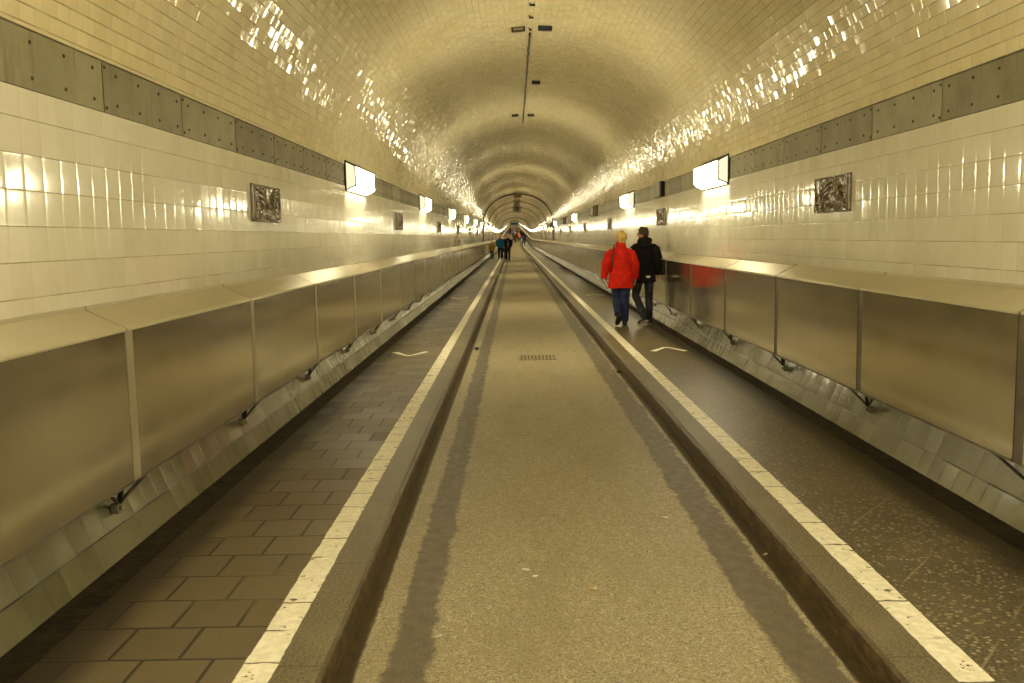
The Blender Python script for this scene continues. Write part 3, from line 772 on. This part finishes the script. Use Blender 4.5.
def butt(x, y, a, label, c):
    o = empty('cigarette_butt', label, 'litter', (x, y, 0.0045), (0, 0, a))
    bm = bmesh.new(); tube(bm, [(-0.016, 0, 0), (0.004, 0, 0)], [0.004, 0.004], n=8, ref=UP); part('filter', mesh('butt_filter', bm, simple('filter_paper', c, 0.7)), o)
    bm = bmesh.new(); tube(bm, [(0.004, 0, 0), (0.018, 0, 0.0005)], [0.004, 0.0035], n=8, ref=UP); part('stub', mesh('butt_stub', bm, m_white), o)
butt(0.041, 4.03, 0.1, 'orange-tipped cigarette butt lying in the middle of the carriageway', (0.75, 0.42, 0.06))
butt(-0.62, 3.55, 0.6, 'pale cigarette butt lying on the dark strip by the left kerb', (0.62, 0.5, 0.28))
def scrap(x, y, w, a, label, rnd):
    bm = bmesh.new(); pts = [(w*math.cos(k*PI/3+rnd.uniform(-.3, .3))*rnd.uniform(.6, 1.1), 0.45*w*math.sin(k*PI/3)*rnd.uniform(.7, 1.2), rnd.uniform(0.003, 0.008)) for k in range(6)]
    t = [bm.verts.new(p) for p in pts]; b = [bm.verts.new((p[0], p[1], 0.0012)) for p in pts]
    bm.faces.new(t); bm.faces.new(list(reversed(b)))
    for k in range(6): bm.faces.new((b[k], b[(k+1) % 6], t[(k+1) % 6], t[k]))
    fixn(bm); o = link('paper_scrap', mesh('paper_scrap', bm, m_white), loc=(x, y, 0)); o.rotation_euler.z = a
    tag(o, label, 'litter', 'paper scraps on the carriageway')
rnd = random.Random(5)
scrap(0.536, 5.08, 0.022, 0.1, 'white paper scrap right of the middle of the carriageway', rnd)
scrap(0.935, 4.45, 0.018, 0.6, 'white paper scrap in the dirt at the right kerb', rnd)
scrap(-0.255, 4.29, 0.022, -0.3, 'white paper scrap left of the middle, the farther of two', rnd)
scrap(-0.216, 4.20, 0.016, 0.5, 'white paper scrap left of the middle, the nearer of two', rnd)
def pebble(x, y, r, label):
    bm = bmesh.new(); ball(bm, (0, 0, r*0.5), (r, r*0.8, r*0.6), 10); o = link('dark_pebble', mesh('dark_pebble', bm, m_black), loc=(x, y, 0)); tag(o, label, 'pebble', 'dark pebbles by the kerbs')
pebble(-0.845, 13.1, 0.035, 'dark pebble lying by the left kerb beside the drain grate')
pebble(0.905, 10.65, 0.03, 'dark pebble lying in the dirt at the right kerb')

# far gate with blue panels
for x, lab in ((-1.05, 'blue panel on the far end wall, left one'), (0.0, 'blue panel on the far end wall, middle one'), (1.05, 'blue panel on the far end wall, right one')):
    bm = bmesh.new(); box(bm, -0.5, 0.5, -0.05, 0.05, -0.45, 0.45, 0.02)
    tag(link('blue_panel', mesh('blue_panel', bm, m_blue), loc=(x, 431.4, rise(431.4)+2.35)), lab, 'sign', 'blue panels on the far end wall')

# ------------------------------------------------------------------ people
def solid(name, bm, voxel, mats, smooth_it=3):
    """Merges overlapping limbs into one continuous skin."""
    me = mesh(name, bm, mats)
    o = bpy.data.objects.new('tmp', me); COL.objects.link(o)
    md = o.modifiers.new('r', 'REMESH'); md.mode = 'VOXEL'; md.voxel_size = voxel; md.use_smooth_shade = True
    ms = o.modifiers.new('s', 'SMOOTH'); ms.factor = 0.5; ms.iterations = smooth_it
    dgr = bpy.context.evaluated_depsgraph_get()
    new = bpy.data.meshes.new_from_object(o.evaluated_get(dgr))
    bpy.data.objects.remove(o); new.name = name
    new.materials.clear()
    for m in (mats if isinstance(mats, (list, tuple)) else [mats]): new.materials.append(m)
    for p in new.polygons: p.use_smooth = True; p.material_index = 0
    return new
m_skin = simple('skin', (0.62, 0.36, 0.22), 0.5, nscale=8, namt=0.08)
def cloth(name, c, amt=0.2, rough=0.85):
    M = Mat(name); o = M.obj()
    a = M.noise(o, 9.0, 4.0); b = M.noise(o, 60.0, 2.0)
    col = M.mix(M.rng(a, 0.3, 0.7), tuple(x*(1-amt) for x in c), tuple(min(1, x*(1+amt)) for x in c))
    return M.bsdf(col, rough, 0.0, M.bump(M.math('ADD', a, M.math('MULTIPLY', b, 0.2)), 0.4, 0.02), spec=0.25)

def lerp(a, b, t): return Vector(a)*(1-t)+Vector(b)*t
def hand(bm, wrist, d, palm_side, thumb_dir, k):
    """Relaxed hand: palm, four fingers of different length slightly curled, and a thumb off the side."""
    d = Vector(d).normalized(); td = (Vector(thumb_dir)-d*Vector(thumb_dir).dot(d)).normalized(); pn = Vector(palm_side).normalized()
    w = Vector(wrist)
    tube(bm, [w, w+d*0.04*k, w+d*0.085*k], [(0.026*k, 0.020*k), (0.040*k, 0.019*k), (0.040*k, 0.016*k)], n=10, ref=td)
    for i, L in enumerate((0.066, 0.076, 0.070, 0.054)):
        b = w+d*0.08*k+td*(0.030-0.020*i)*k
        m = b+d*L*0.55*k+pn*0.012*k; e = m+d*L*0.42*k+pn*0.026*k
        tube(bm, [b, m, e], [0.0092*k, 0.0085*k, 0.0066*k], n=8)
    b = w+d*0.028*k+td*0.030*k
    tube(bm, [b, b+td*0.028*k+d*0.030*k, b+td*0.034*k+d*0.062*k+pn*0.008*k], [0.013*k, 0.0105*k, 0.008*k], n=8)

def figure(name, label, loc, heading, h, J, jacket, legs_c, shoe_c, hair_c, group=None, voxel=0.010, jk=None, hair='short', hood=False,
           sole=None, head_turn=0.0, seen_hands=True):
    """One walker. J: joints in a 1.70 m frame facing +y (x right): hips, knees, ankles, toes, shoulders, elbows, wrists, head."""
    k = h/1.70
    root = empty(name, label, 'person', loc, (0, 0, heading), group)
    V = lambda p: Vector(p)*k
    jk = jk or {}
    pel = V(J.get('pelvis', (0, 0, 0.93))); chest = V(J.get('chest', (0, 0.01, 1.27))); neck = V(J.get('neck', (0, 0.0, 1.44))); head = V(J.get('head', (0, 0.025, 1.585)))
    HR = Matrix.Rotation(head_turn, 3, 'Z')
    S = [V(J['sh'][0]), V(J['sh'][1])]; E = [V(J['el'][0]), V(J['el'][1])]; Wr = [V(J['wr'][0]), V(J['wr'][1])]
    Hi = [V(J['hip'][0]), V(J['hip'][1])]; Kn = [V(J['kn'][0]), V(J['kn'][1])]; An = [V(J['an'][0]), V(J['an'][1])]; To = [V(J['toe'][0]), V(J['toe'][1])]
    # --- body
    bm = bmesh.new()
    tube(bm, [pel-UP*0.08*k, pel, lerp(pel, chest, 0.45), chest, lerp(chest, neck, 0.6), neck], [(0.13*k, 0.09*k), (0.155*k, 0.11*k), (0.13*k, 0.095*k), (0.16*k, 0.11*k), (0.14*k, 0.085*k), (0.06*k, 0.06*k)], n=16)
    tube(bm, [neck-UP*0.04*k, lerp(neck, head, 0.5), head-UP*0.02*k], [0.062*k, 0.055*k, 0.055*k], n=12)
    ball(bm, head+UP*0.012*k, (0.074*k, 0.092*k, 0.105*k), 20)
    ball(bm, head+HR@Vector((0, 0.025*k, -0.055*k)), (0.055*k, 0.062*k, 0.060*k), 14)          # jaw
    fw = HR@Vector((0, 1, 0)); sd = HR@Vector((1, 0, 0))
    tube(bm, [head+fw*0.085*k+UP*0.02*k, head+fw*0.112*k-UP*0.018*k, head+fw*0.092*k-UP*0.030*k], [0.010*k, 0.016*k, 0.012*k], n=8)   # nose
    ball(bm, head+fw*0.086*k-UP*0.062*k, (0.022*k, 0.010*k, 0.009*k), 8, rot=HR)               # lips
    for s in (-1, 1): ball(bm, head+sd*0.076*k*s-UP*0.012*k, (0.012*k, 0.022*k, 0.034*k), 8, rot=HR)
    for i, s in ((0, -1), (1, 1)):
        tube(bm, [lerp(chest, S[i], 0.5), S[i], lerp(S[i], E[i], 0.4), E[i], lerp(E[i], Wr[i], 0.4), Wr[i]], [0.06*k, 0.055*k, 0.048*k, 0.040*k, 0.038*k, 0.026*k], n=12)
        d = (Wr[i]-E[i]).normalized()
        hand(bm, Wr[i], (d+Vector((0, 0.10, 0))).normalized(), Vector((-s, 0.2, 0)), Vector((0, 1, 0.1)), k)
        tube(bm, [Hi[i]+UP*0.04*k, lerp(Hi[i], Kn[i], 0.35), Kn[i], lerp(Kn[i], An[i], 0.35), An[i]], [0.085*k, 0.078*k, 0.054*k, 0.055*k, 0.036*k], n=12)
        ft = (To[i]-An[i]); tube(bm, [An[i]-ft*0.18+UP*0.0, lerp(An[i], To[i], 0.4)-UP*0.01*k, To[i]], [0.030*k, 0.032*k, 0.020*k], n=8)
    body = part('body', solid(name+'_body', bm, voxel, m_skin, 2), root)
    # --- eyes, hair
    for s in (-1, 1):
        bm = bmesh.new(); ball(bm, head+fw*0.084*k+sd*0.030*k*s+UP*0.012*k, (0.012*k, 0.008*k, 0.007*k), 8, rot=HR); part('eye', mesh('eye', bm, m_black), body)
    bm = bmesh.new()
    bk = -fw
    hv = jk.get('hair', 1.0); ball(bm, head+UP*0.026*k+bk*0.012*k, (0.092*k*hv, 0.104*k*hv, 0.104*k), 18, rot=HR)
    ball(bm, head+bk*0.045*k-UP*0.030*k, (0.070*k*hv, 0.055*k*hv, 0.075*k), 14, rot=HR)
    if hair == 'long': ball(bm, head+bk*0.055*k-UP*0.10*k, (0.085*k, 0.05*k, 0.11*k), 12, rot=HR)
    rn = random.Random(len(label))
    for q in range(26):
        a = rn.uniform(0, 2*PI); b = rn.uniform(0.15, 1.3)
        p = head+UP*0.03*k+HR@Vector((0.080*k*math.cos(a)*math.cos(b), -0.012*k+0.092*k*math.sin(a)*math.cos(b), 0.100*k*math.sin(b)))
        if (p-head).dot(fw) > 0.05*k and (p-head).z < 0.07*k: continue
        ball(bm, p, rn.uniform(0.016, 0.026)*k, 6)
    hm = solid(name+'_hair', bm, voxel*0.9, hair_c, 1)
    # cut the face free
    bm = bmesh.new(); bm.from_mesh(hm)
    kill = [v for v in bm.verts if (v.co-head).dot(fw) > 0.045*k and (v.co-head).z < 0.060*k]
    kill += [v for v in bm.verts if v not in kill and (v.co-head).dot(fw) > 0.005*k and (v.co-head).z < -0.005*k]
    bmesh.ops.delete(bm, geom=list(set(kill)), context='VERTS'); bm.to_mesh(hm); bm.free()
    part('hair', hm, root)
    # --- trousers
    bm = bmesh.new(); lw = jk.get('leg', 1.0)
    tube(bm, [pel+UP*0.12*k, pel, pel-UP*0.09*k], [(0.15*k, 0.115*k), (0.168*k, 0.125*k), (0.15*k, 0.12*k)], n=16)
    for i in (0, 1):
        low = An[i]+(Kn[i]-An[i]).normalized()*0.005*k
        tube(bm, [Hi[i]+UP*0.05*k, lerp(Hi[i], Kn[i], 0.35), lerp(Hi[i], Kn[i], 0.75), Kn[i], lerp(Kn[i], An[i], 0.4), lerp(Kn[i], An[i], 0.8), low],
             [0.098*k, 0.092*k*lw, 0.078*k*lw, 0.072*k*lw, 0.070*k*lw, 0.064*k*lw, 0.064*k*lw], n=14)
    part('trousers', solid(name+'_trousers', bm, voxel, legs_c, 2), root)
    # --- shoes
    for i in (0, 1):
        bm = bmesh.new(); d = (To[i]-An[i]); fl = d.normalized()
        heel = An[i]-Vector((fl.x, fl.y, 0)).normalized()*0.055*k*math.hypot(fl.x, fl.y)+Vector((0, 0, -0.045*k)) if fl.z > -0.75 else An[i]-Vector((fl.x, fl.y, 0)).normalized()*0.06*k
        tube(bm, [An[i]+UP*0.035*k, An[i]-UP*0.01*k, lerp(An[i], heel, 0.7)], [0.046*k, 0.047*k, 0.044*k], n=12)
        tube(bm, [heel-fl*0.012*k+UP*0.008*k, lerp(heel, To[i], 0.3)+UP*0.012*k, lerp(heel, To[i], 0.7)+UP*0.006*k, To[i]], [(0.042*k, 0.040*k), (0.047*k, 0.046*k), (0.052*k, 0.038*k), (0.036*k, 0.026*k)], n=12)
        sh = part('shoe', solid(name+'_shoe', bm, voxel*0.8, shoe_c, 1), root)
        if sole:
            bm = bmesh.new(); dn = Vector((0, 0, -1)); dn = (dn-fl*dn.dot(fl)).normalized()
            tube(bm, [heel-fl*0.018*k+dn*0.024*k, lerp(heel, To[i], 0.5)+dn*0.022*k, To[i]+dn*0.010*k+fl*0.008*k], [(0.038*k, 0.012*k), (0.046*k, 0.011*k), (0.028*k, 0.010*k)], n=12)
            part('sole', mesh('sole', bm, sole), sh)
    # --- jacket
    bm = bmesh.new(); hem = V(J.get('hem', (0, 0, 0.74))); fl = jk.get('flare', 0.20); wd = jk.get('wide', 1.0)
    tube(bm, [hem, lerp(hem, pel, 0.6), lerp(pel, chest, 0.35), chest, lerp(chest, neck, 0.55), lerp(chest, neck, 0.85), neck+UP*0.02*k],
         [(fl*k, 0.150*k), (fl*0.95*k, 0.150*k), (0.180*wd*k, 0.135*k), (0.195*wd*k, 0.138*k), (0.175*wd*k, 0.115*k), (0.105*k, 0.095*k), (0.078*k, 0.080*k)], n=20)
    sw = jk.get('sleeve', 1.0)
    for i in (0, 1):
        a0_ = lerp(lerp(chest, neck, 0.55), S[i], 0.45)
        ball(bm, lerp(a0_, S[i], 0.78)-UP*0.028*k, (0.074*k*sw, 0.080*k, 0.070*k), 14)
        tube(bm, [a0_-UP*0.02*k, lerp(a0_, S[i], 0.6)-UP*0.022*k], [(0.078*k, 0.070*k), (0.078*k, 0.066*k)], n=14, ref=Vector((0, 1, 0)))
        tube(bm, [lerp(S[i], E[i], 0.10), lerp(S[i], E[i], 0.4), E[i], lerp(E[i], Wr[i], 0.45), lerp(E[i], Wr[i], 0.97)],
             [0.072*k*sw, 0.074*k*sw, 0.068*k*sw, 0.060*k*sw, 0.054*k*sw], n=14)
    if jk.get('collar', True): tube(bm, [neck-UP*0.02*k, neck+UP*0.035*k, neck+UP*0.065*k+Vector((0, 0.008*k, 0))], [(0.100*k, 0.090*k), (0.092*k, 0.088*k), (0.086*k, 0.084*k)], n=14)
    jo = part('jacket', solid(name+'_jacket', bm, voxel, jacket, 2), root)
    if hood:
        bm = bmesh.new()
        tube(bm, [neck+Vector((-0.10*k, 0.02*k, 0.0)), neck+Vector((-0.085*k, -0.07*k, 0.025*k)), neck+Vector((0, -0.115*k, 0.035*k)), neck+Vector((0.085*k, -0.07*k, 0.025*k)), neck+Vector((0.10*k, 0.02*k, 0.0))], [0.035*k, 0.05*k, 0.058*k, 0.05*k, 0.035*k], n=10, ref=UP)
        ball(bm, neck+Vector((0, -0.12*k, -0.035*k)), (0.115*k, 0.05*k, 0.085*k), 12)
        part('hood', solid(name+'_hood', bm, voxel, jacket, 2), jo)
    return root, jo, k

m_red = cloth('red_jacket', (0.60, 0.016, 0.006)); m_redc = cloth('dark_red_cuff', (0.16, 0.012, 0.008))
m_blk = cloth('black_jacket', (0.010, 0.009, 0.009)); m_navy = cloth('navy_trousers', (0.022, 0.030, 0.085), 0.3)
m_jean = cloth('dark_jeans', (0.042, 0.043, 0.058), 0.5); m_shoe = simple('dark_shoe', (0.02, 0.014, 0.010), 0.5)
m_blond = simple('blond_hair', (0.62, 0.42, 0.14), 0.55, nscale=30); m_brown = simple('brown_hair', (0.050, 0.026, 0.012), 0.55, nscale=30)
m_solew = simple('white_sole', (0.62, 0.55, 0.42), 0.6)
# --- woman in red, seen from behind, left heel lifting
JW = dict(sh=((-0.168, 0, 1.365), (0.168, 0, 1.365)), el=((-0.272, -0.02, 1.12), (0.262, -0.01, 1.11)), wr=((-0.305, 0.05, 0.865), (0.27, 0.08, 0.85)),
          hip=((-0.085, 0, 0.90), (0.085, 0, 0.90)), kn=((-0.070, 0.06, 0.49), (0.075, 0.03, 0.48)), an=((-0.055, -0.20, 0.205), (0.070, 0.0, 0.075)),
          toe=((-0.075, -0.12, 0.035), (0.085, 0.165, 0.028)), hem=(0.0, 0.0, 0.685), neck=(0, 0, 1.455), head=(0.014, 0.01, 1.585), pelvis=(0, 0, 0.93))
rt, jo, k = figure('person', 'person with short blond hair in a bright red jacket walking away on the right walkway', (1.43, 15.02, 0.123), -0.04, 1.515, JW, m_red, m_navy, m_shoe, m_blond, jk=dict(flare=0.235, wide=1.08, sleeve=1.18, leg=1.15, hair=1.17))
for s, w, e in ((0, JW['wr'][0], JW['el'][0]), (1, JW['wr'][1], JW['el'][1])):
    bm = bmesh.new(); a = lerp(e, w, 0.74)*k; b = lerp(e, w, 0.95)*k
    tube(bm, [a, lerp(a, b, 0.5), b], [0.061*k, 0.062*k, 0.060*k], n=14); part('cuff', mesh('cuff', bm, m_redc), jo)['label'] = 'dark red cuff'
bm = bmesh.new()
tube(bm, [Vector(p)*k for p in ((-0.115, 0.05, 1.475), (-0.118, -0.035, 1.478), (-0.135, -0.115, 1.40), (-0.150, -0.148, 1.25), (-0.165, -0.150, 1.08), (-0.180, -0.10, 0.99))], [(0.012*k, 0.006*k)]*6, n=8)
part('bag_strap', mesh('bag_strap', bm, m_black), jo)['label'] = 'thin black shoulder strap'
# --- man in black beside her, face turned to her
JM = dict(sh=((-0.165, 0, 1.395), (0.180, 0, 1.385)), el=((-0.215, -0.01, 1.13), (0.255, -0.03, 1.12)), wr=((-0.20, 0.10, 0.90), (0.245, 0.04, 0.87)),
          hip=((-0.085, 0, 0.90), (0.085, 0, 0.90)), kn=((-0.145, 0.07, 0.50), (0.085, 0.02, 0.48)), an=((-0.035, -0.26, 0.145), (0.085, 0.0, 0.075)),
          toe=((-0.115, -0.10, 0.030), (0.105, 0.165, 0.028)), hem=(0.015, 0.0, 0.735), neck=(0.0, 0.0, 1.455), head=(-0.025, 0.03, 1.59), pelvis=(0.0, 0, 0.93))
rm, jm, k = figure('person', 'person with brown hair in a black hooded jacket and jeans beside the red jacket', (1.845, 15.25, 0.123), 0.02, 1.575, JM, m_blk, m_jean, m_shoe, m_brown, jk=dict(flare=0.200, wide=1.06, sleeve=1.1, leg=0.98), hood=True, sole=m_solew, head_turn=1.0)
bm = bmesh.new()
P = [(-0.044, 0.016), (0.044, 0.016), (0.022, -0.018), (-0.022, -0.018)]
vs = [[bm.verts.new(((0.045+x)*k, y*k, (0.845+z)*k)) for x, z in P] for y in (-0.158, -0.140)]
bm.faces.new(vs[0]); bm.faces.new(list(reversed(vs[1])))
for q in range(4): bm.faces.new((vs[0][q], vs[0][(q+1) % 4], vs[1][(q+1) % 4], vs[1][q]))
fixn(bm); part('emblem', mesh('jacket_emblem', bm, m_white), jm)['label'] = 'small white emblem low on the back'

# --- the three walkers coming towards the viewer
def stride(a, b=None):
    return dict(sh=((-0.185, 0, 1.385), (0.185, 0, 1.385)), el=((-0.235, -0.05-a*0.1, 1.13), (0.235, -0.05+a*0.1, 1.13)), wr=((-0.235, 0.06-a*0.3, 0.90), (0.235, 0.06+a*0.3, 0.90)),
                hip=((-0.085, 0, 0.90), (0.085, 0, 0.90)), kn=((-0.09, 0.06+a*0.5, 0.49), (0.09, 0.06-a*0.2, 0.48)), an=((-0.09, a*0.9, 0.075+0.02*a), (0.09, -a*0.9, 0.10+0.15*a)),
                toe=((-0.10, a*0.9+0.165, 0.03), (0.10, -a*0.9+0.13, 0.03)), hem=(0, 0, 0.80))
m_teal = cloth('teal_coat', (0.012, 0.125, 0.22)); m_ochre = cloth('ochre_coat', (0.42, 0.23, 0.035)); m_dk = cloth('dark_trousers', (0.012, 0.012, 0.016)); m_grey = cloth('grey_shirt', (0.16, 0.15, 0.11))
m_hairr = simple('reddish_hair', (0.20, 0.075, 0.03), 0.6); m_hairg = simple('dark_hair', (0.03, 0.02, 0.012), 0.6)
figure('person', 'person in a teal coat walking towards the viewer at the left stripe', (-1.21, 62.0, 0.123), PI, 1.60, stride(0.12), m_teal, m_dk, m_shoe, m_blond, voxel=0.016, jk=dict(flare=0.215, wide=1.12, sleeve=1.15), hair='long')
r3, j3, k = figure('person', 'person in an open black jacket over a grey shirt walking on the carriageway', (-0.70, 62.4, 0.0), PI, 1.74, stride(0.10), m_blk, m_dk, m_shoe, m_hairr, voxel=0.016, jk=dict(flare=0.205, wide=1.08))
bm = bmesh.new(); tube(bm, [Vector((0, 0.075, 0.86))*k, Vector((0, 0.095, 1.1))*k, Vector((0, 0.09, 1.36))*k], [(0.085*k, 0.075*k), (0.085*k, 0.065*k), (0.06*k, 0.05*k)], n=12); part('shirt', mesh('shirt', bm, m_grey), r3)['label'] = 'grey shirt between the open jacket fronts'
figure('person', 'small child in an ochre coat walking by the left wall', (-1.77, 62.0, 0.123), PI, 1.20, stride(0.08), m_ochre, m_dk, m_shoe, m_hairg, voxel=0.014, jk=dict(flare=0.215, wide=1.15, sleeve=1.15))
figure('person', 'dark-clad person half hidden between the teal coat and the black jacket', (-1.02, 66.0, 0.0), PI, 1.66, stride(0.10), m_blk, m_dk, m_shoe, m_hairg, voxel=0.018)
# --- stooping person on the right walkway
JB = dict(sh=((-0.18, 0.36, 1.25), (0.18, 0.36, 1.25)), el=((-0.22, 0.42, 0.98), (0.22, 0.42, 0.98)), wr=((-0.18, 0.55, 0.78), (0.18, 0.55, 0.78)), hip=((-0.085, 0, 0.90), (0.085, 0, 0.90)),
          kn=((-0.09, 0.08, 0.49), (0.09, 0.0, 0.48)), an=((-0.09, 0.10, 0.075), (0.09, -0.12, 0.075)), toe=((-0.10, 0.26, 0.03), (0.10, 0.05, 0.03)), hem=(0, -0.04, 0.80),
          chest=(0, 0.26, 1.17), neck=(0, 0.42, 1.30), head=(0, 0.52, 1.38), pelvis=(0, 0.0, 0.94))
figure('person', 'stooping person in a dark jacket at the right stripe before the crowd', (1.12, 138.0, 0.123+rise(138.0)), 0.5, 1.78, JB, cloth('slate_jacket', (0.03, 0.035, 0.06)), cloth('blue_grey_trousers', (0.09, 0.11, 0.16)), m_shoe, m_hairg, voxel=0.02)

# --- the far crowd: one body of each stride, copied with coats of their own
def crowd():
    rn = random.Random(21)
    P1, _, _ = figure('person', 'x', (0, 0, 0), PI, 1.70, stride(0.12), m_blk, m_dk, m_shoe, m_hairg, voxel=0.030)
    P2, _, _ = figure('person', 'x', (0, 0, 0), 0, 1.70, stride(-0.10), m_blk, m_dk, m_shoe, m_hairg, voxel=0.030)
    coats = {'black': (0.012, 0.011, 0.012), 'navy': (0.02, 0.03, 0.09), 'red': (0.50, 0.03, 0.02), 'white': (0.62, 0.58, 0.48), 'brown': (0.14, 0.07, 0.03), 'blue': (0.04, 0.12, 0.38), 'grey': (0.16, 0.15, 0.14), 'orange': (0.60, 0.16, 0.03), 'pink': (0.58, 0.20, 0.22), 'green': (0.05, 0.12, 0.05)}
    legs = {'black': (0.012, 0.012, 0.014), 'blue': (0.04, 0.06, 0.15), 'grey': (0.12, 0.11, 0.10), 'red': (0.52, 0.05, 0.03)}
    mc = {n: cloth('coat_'+n, c) for n, c in coats.items()}; ml = {n: cloth('legs_'+n, c) for n, c in legs.items()}
    combos = [(c, l) for c in coats for l in ('black', 'blue', 'grey') if c not in ('red', 'orange', 'pink') or l == 'black']
    combos += [(c, l) for c in ('black', 'navy', 'grey', 'brown') for l in ('black', 'blue', 'grey')]; rn.shuffle(combos)
    spots = []
    y = 146.0; i = 0
    while len(spots) < 76:
        x = rn.uniform(-0.85, 0.75) if i % 4 else rn.uniform(1.25, 1.7) if i % 8 else rn.uniform(-1.6, -1.25)
        spots.append((x, y)); y += rn.uniform(0.8, 3.4); i += 1
    first = {0: True, 1: True}; seen = set()
    for i, (x, y) in enumerate(spots):
        t = i % 2; P = (P1, P2)[t]
        o = P if first[t] else copy_tree(P); first[t] = False
        c, l = combos[i % len(combos)]
        if i == 0: c, l = 'pink', 'red'
        walk = abs(x) > 1.0
        o.location = (x, y, rise(y)+(0.123 if walk else 0.0)); s = rn.uniform(0.93, 1.05); o.scale = (s, s, s)
        for ch in [q for q in COL.objects if q.parent == o]:
            st = ch.name.split('.')[0]
            m = mc[c] if st == 'jacket' else ml[l] if st == 'trousers' else None
            if m:
                ch.material_slots[0].link = 'OBJECT'; ch.material_slots[0].material = m
        where = ('right walkway' if x > 0 else 'left walkway') if walk else 'carriageway'
        way = 'coming' if t == 0 else 'going away'
        lab = f'far-off person in a {c} coat and {l} trousers {way} on the {where}'
        q = 0
        while lab in seen:
            q += 1; lab = f'{["smaller", "still smaller", "tiniest"][min(q-1, 2)]} far-off person in a {c} coat and {l} trousers {way} on the {where}'
        seen.add(lab); tag(o, lab, 'person', 'people in the distant crowd')
crowd()

# ------------------------------------------------------------------ camera, world, view
pitch, yaw, roll, cx, ch = -0.1124, -0.0039, 0.0172, 0.289, 1.5886
def fwd(v):
    x, y, z = v
    cy, sy = math.cos(yaw), math.sin(yaw); x, z = cy*x-sy*z, sy*x+cy*z
    cp, sp_ = math.cos(pitch), math.sin(pitch); y, z = cp*y-sp_*z, sp_*y+cp*z
    cr, sr = math.cos(roll), math.sin(roll); x, y = cr*x-sr*y, sr*x+cr*y
    return x, y, z
cols = [fwd(e) for e in ((1, 0, 0), (0, 1, 0), (0, 0, 1))]       # camera coordinates of tunnel X, up, along
right = Vector((cols[0][0], cols[2][0], cols[1][0])); upv = Vector((cols[0][1], cols[2][1], cols[1][1])); look = Vector((cols[0][2], cols[2][2], cols[1][2]))
cam = bpy.data.cameras.new('camera'); co = bpy.data.objects.new('camera', cam); COL.objects.link(co)
Mx = Matrix(((right.x, upv.x, -look.x, -cx), (right.y, upv.y, -look.y, 0.0), (right.z, upv.z, -look.z, ch), (0, 0, 0, 1)))
co.matrix_world = Mx
cam.sensor_width = 36.0; cam.lens = 926.0/1024*36.0; cam.clip_end = 900; cam.clip_start = 0.05
sc.camera = co
w = bpy.data.worlds.new('world'); sc.world = w; w.use_nodes = True
w.node_tree.nodes['Background'].inputs[0].default_value = (0.02, 0.017, 0.01, 1)
sc.view_settings.view_transform = 'Standard'; sc.view_settings.look = 'None'; sc.view_settings.gamma = 1.0
sc.view_settings.use_curve_mapping = False; sc.view_settings.exposure = 0.13
sc.cycles.use_denoising = True; sc.cycles.denoising_prefilter = 'ACCURATE'
sc.cycles.max_bounces = 10; sc.cycles.diffuse_bounces = 6; sc.cycles.glossy_bounces = 4
sc.cycles.sample_clamp_indirect = 8.0
for o in list(COL.objects):
    if 'x' == o.get('label'): print('UNLABELLED', o.name)
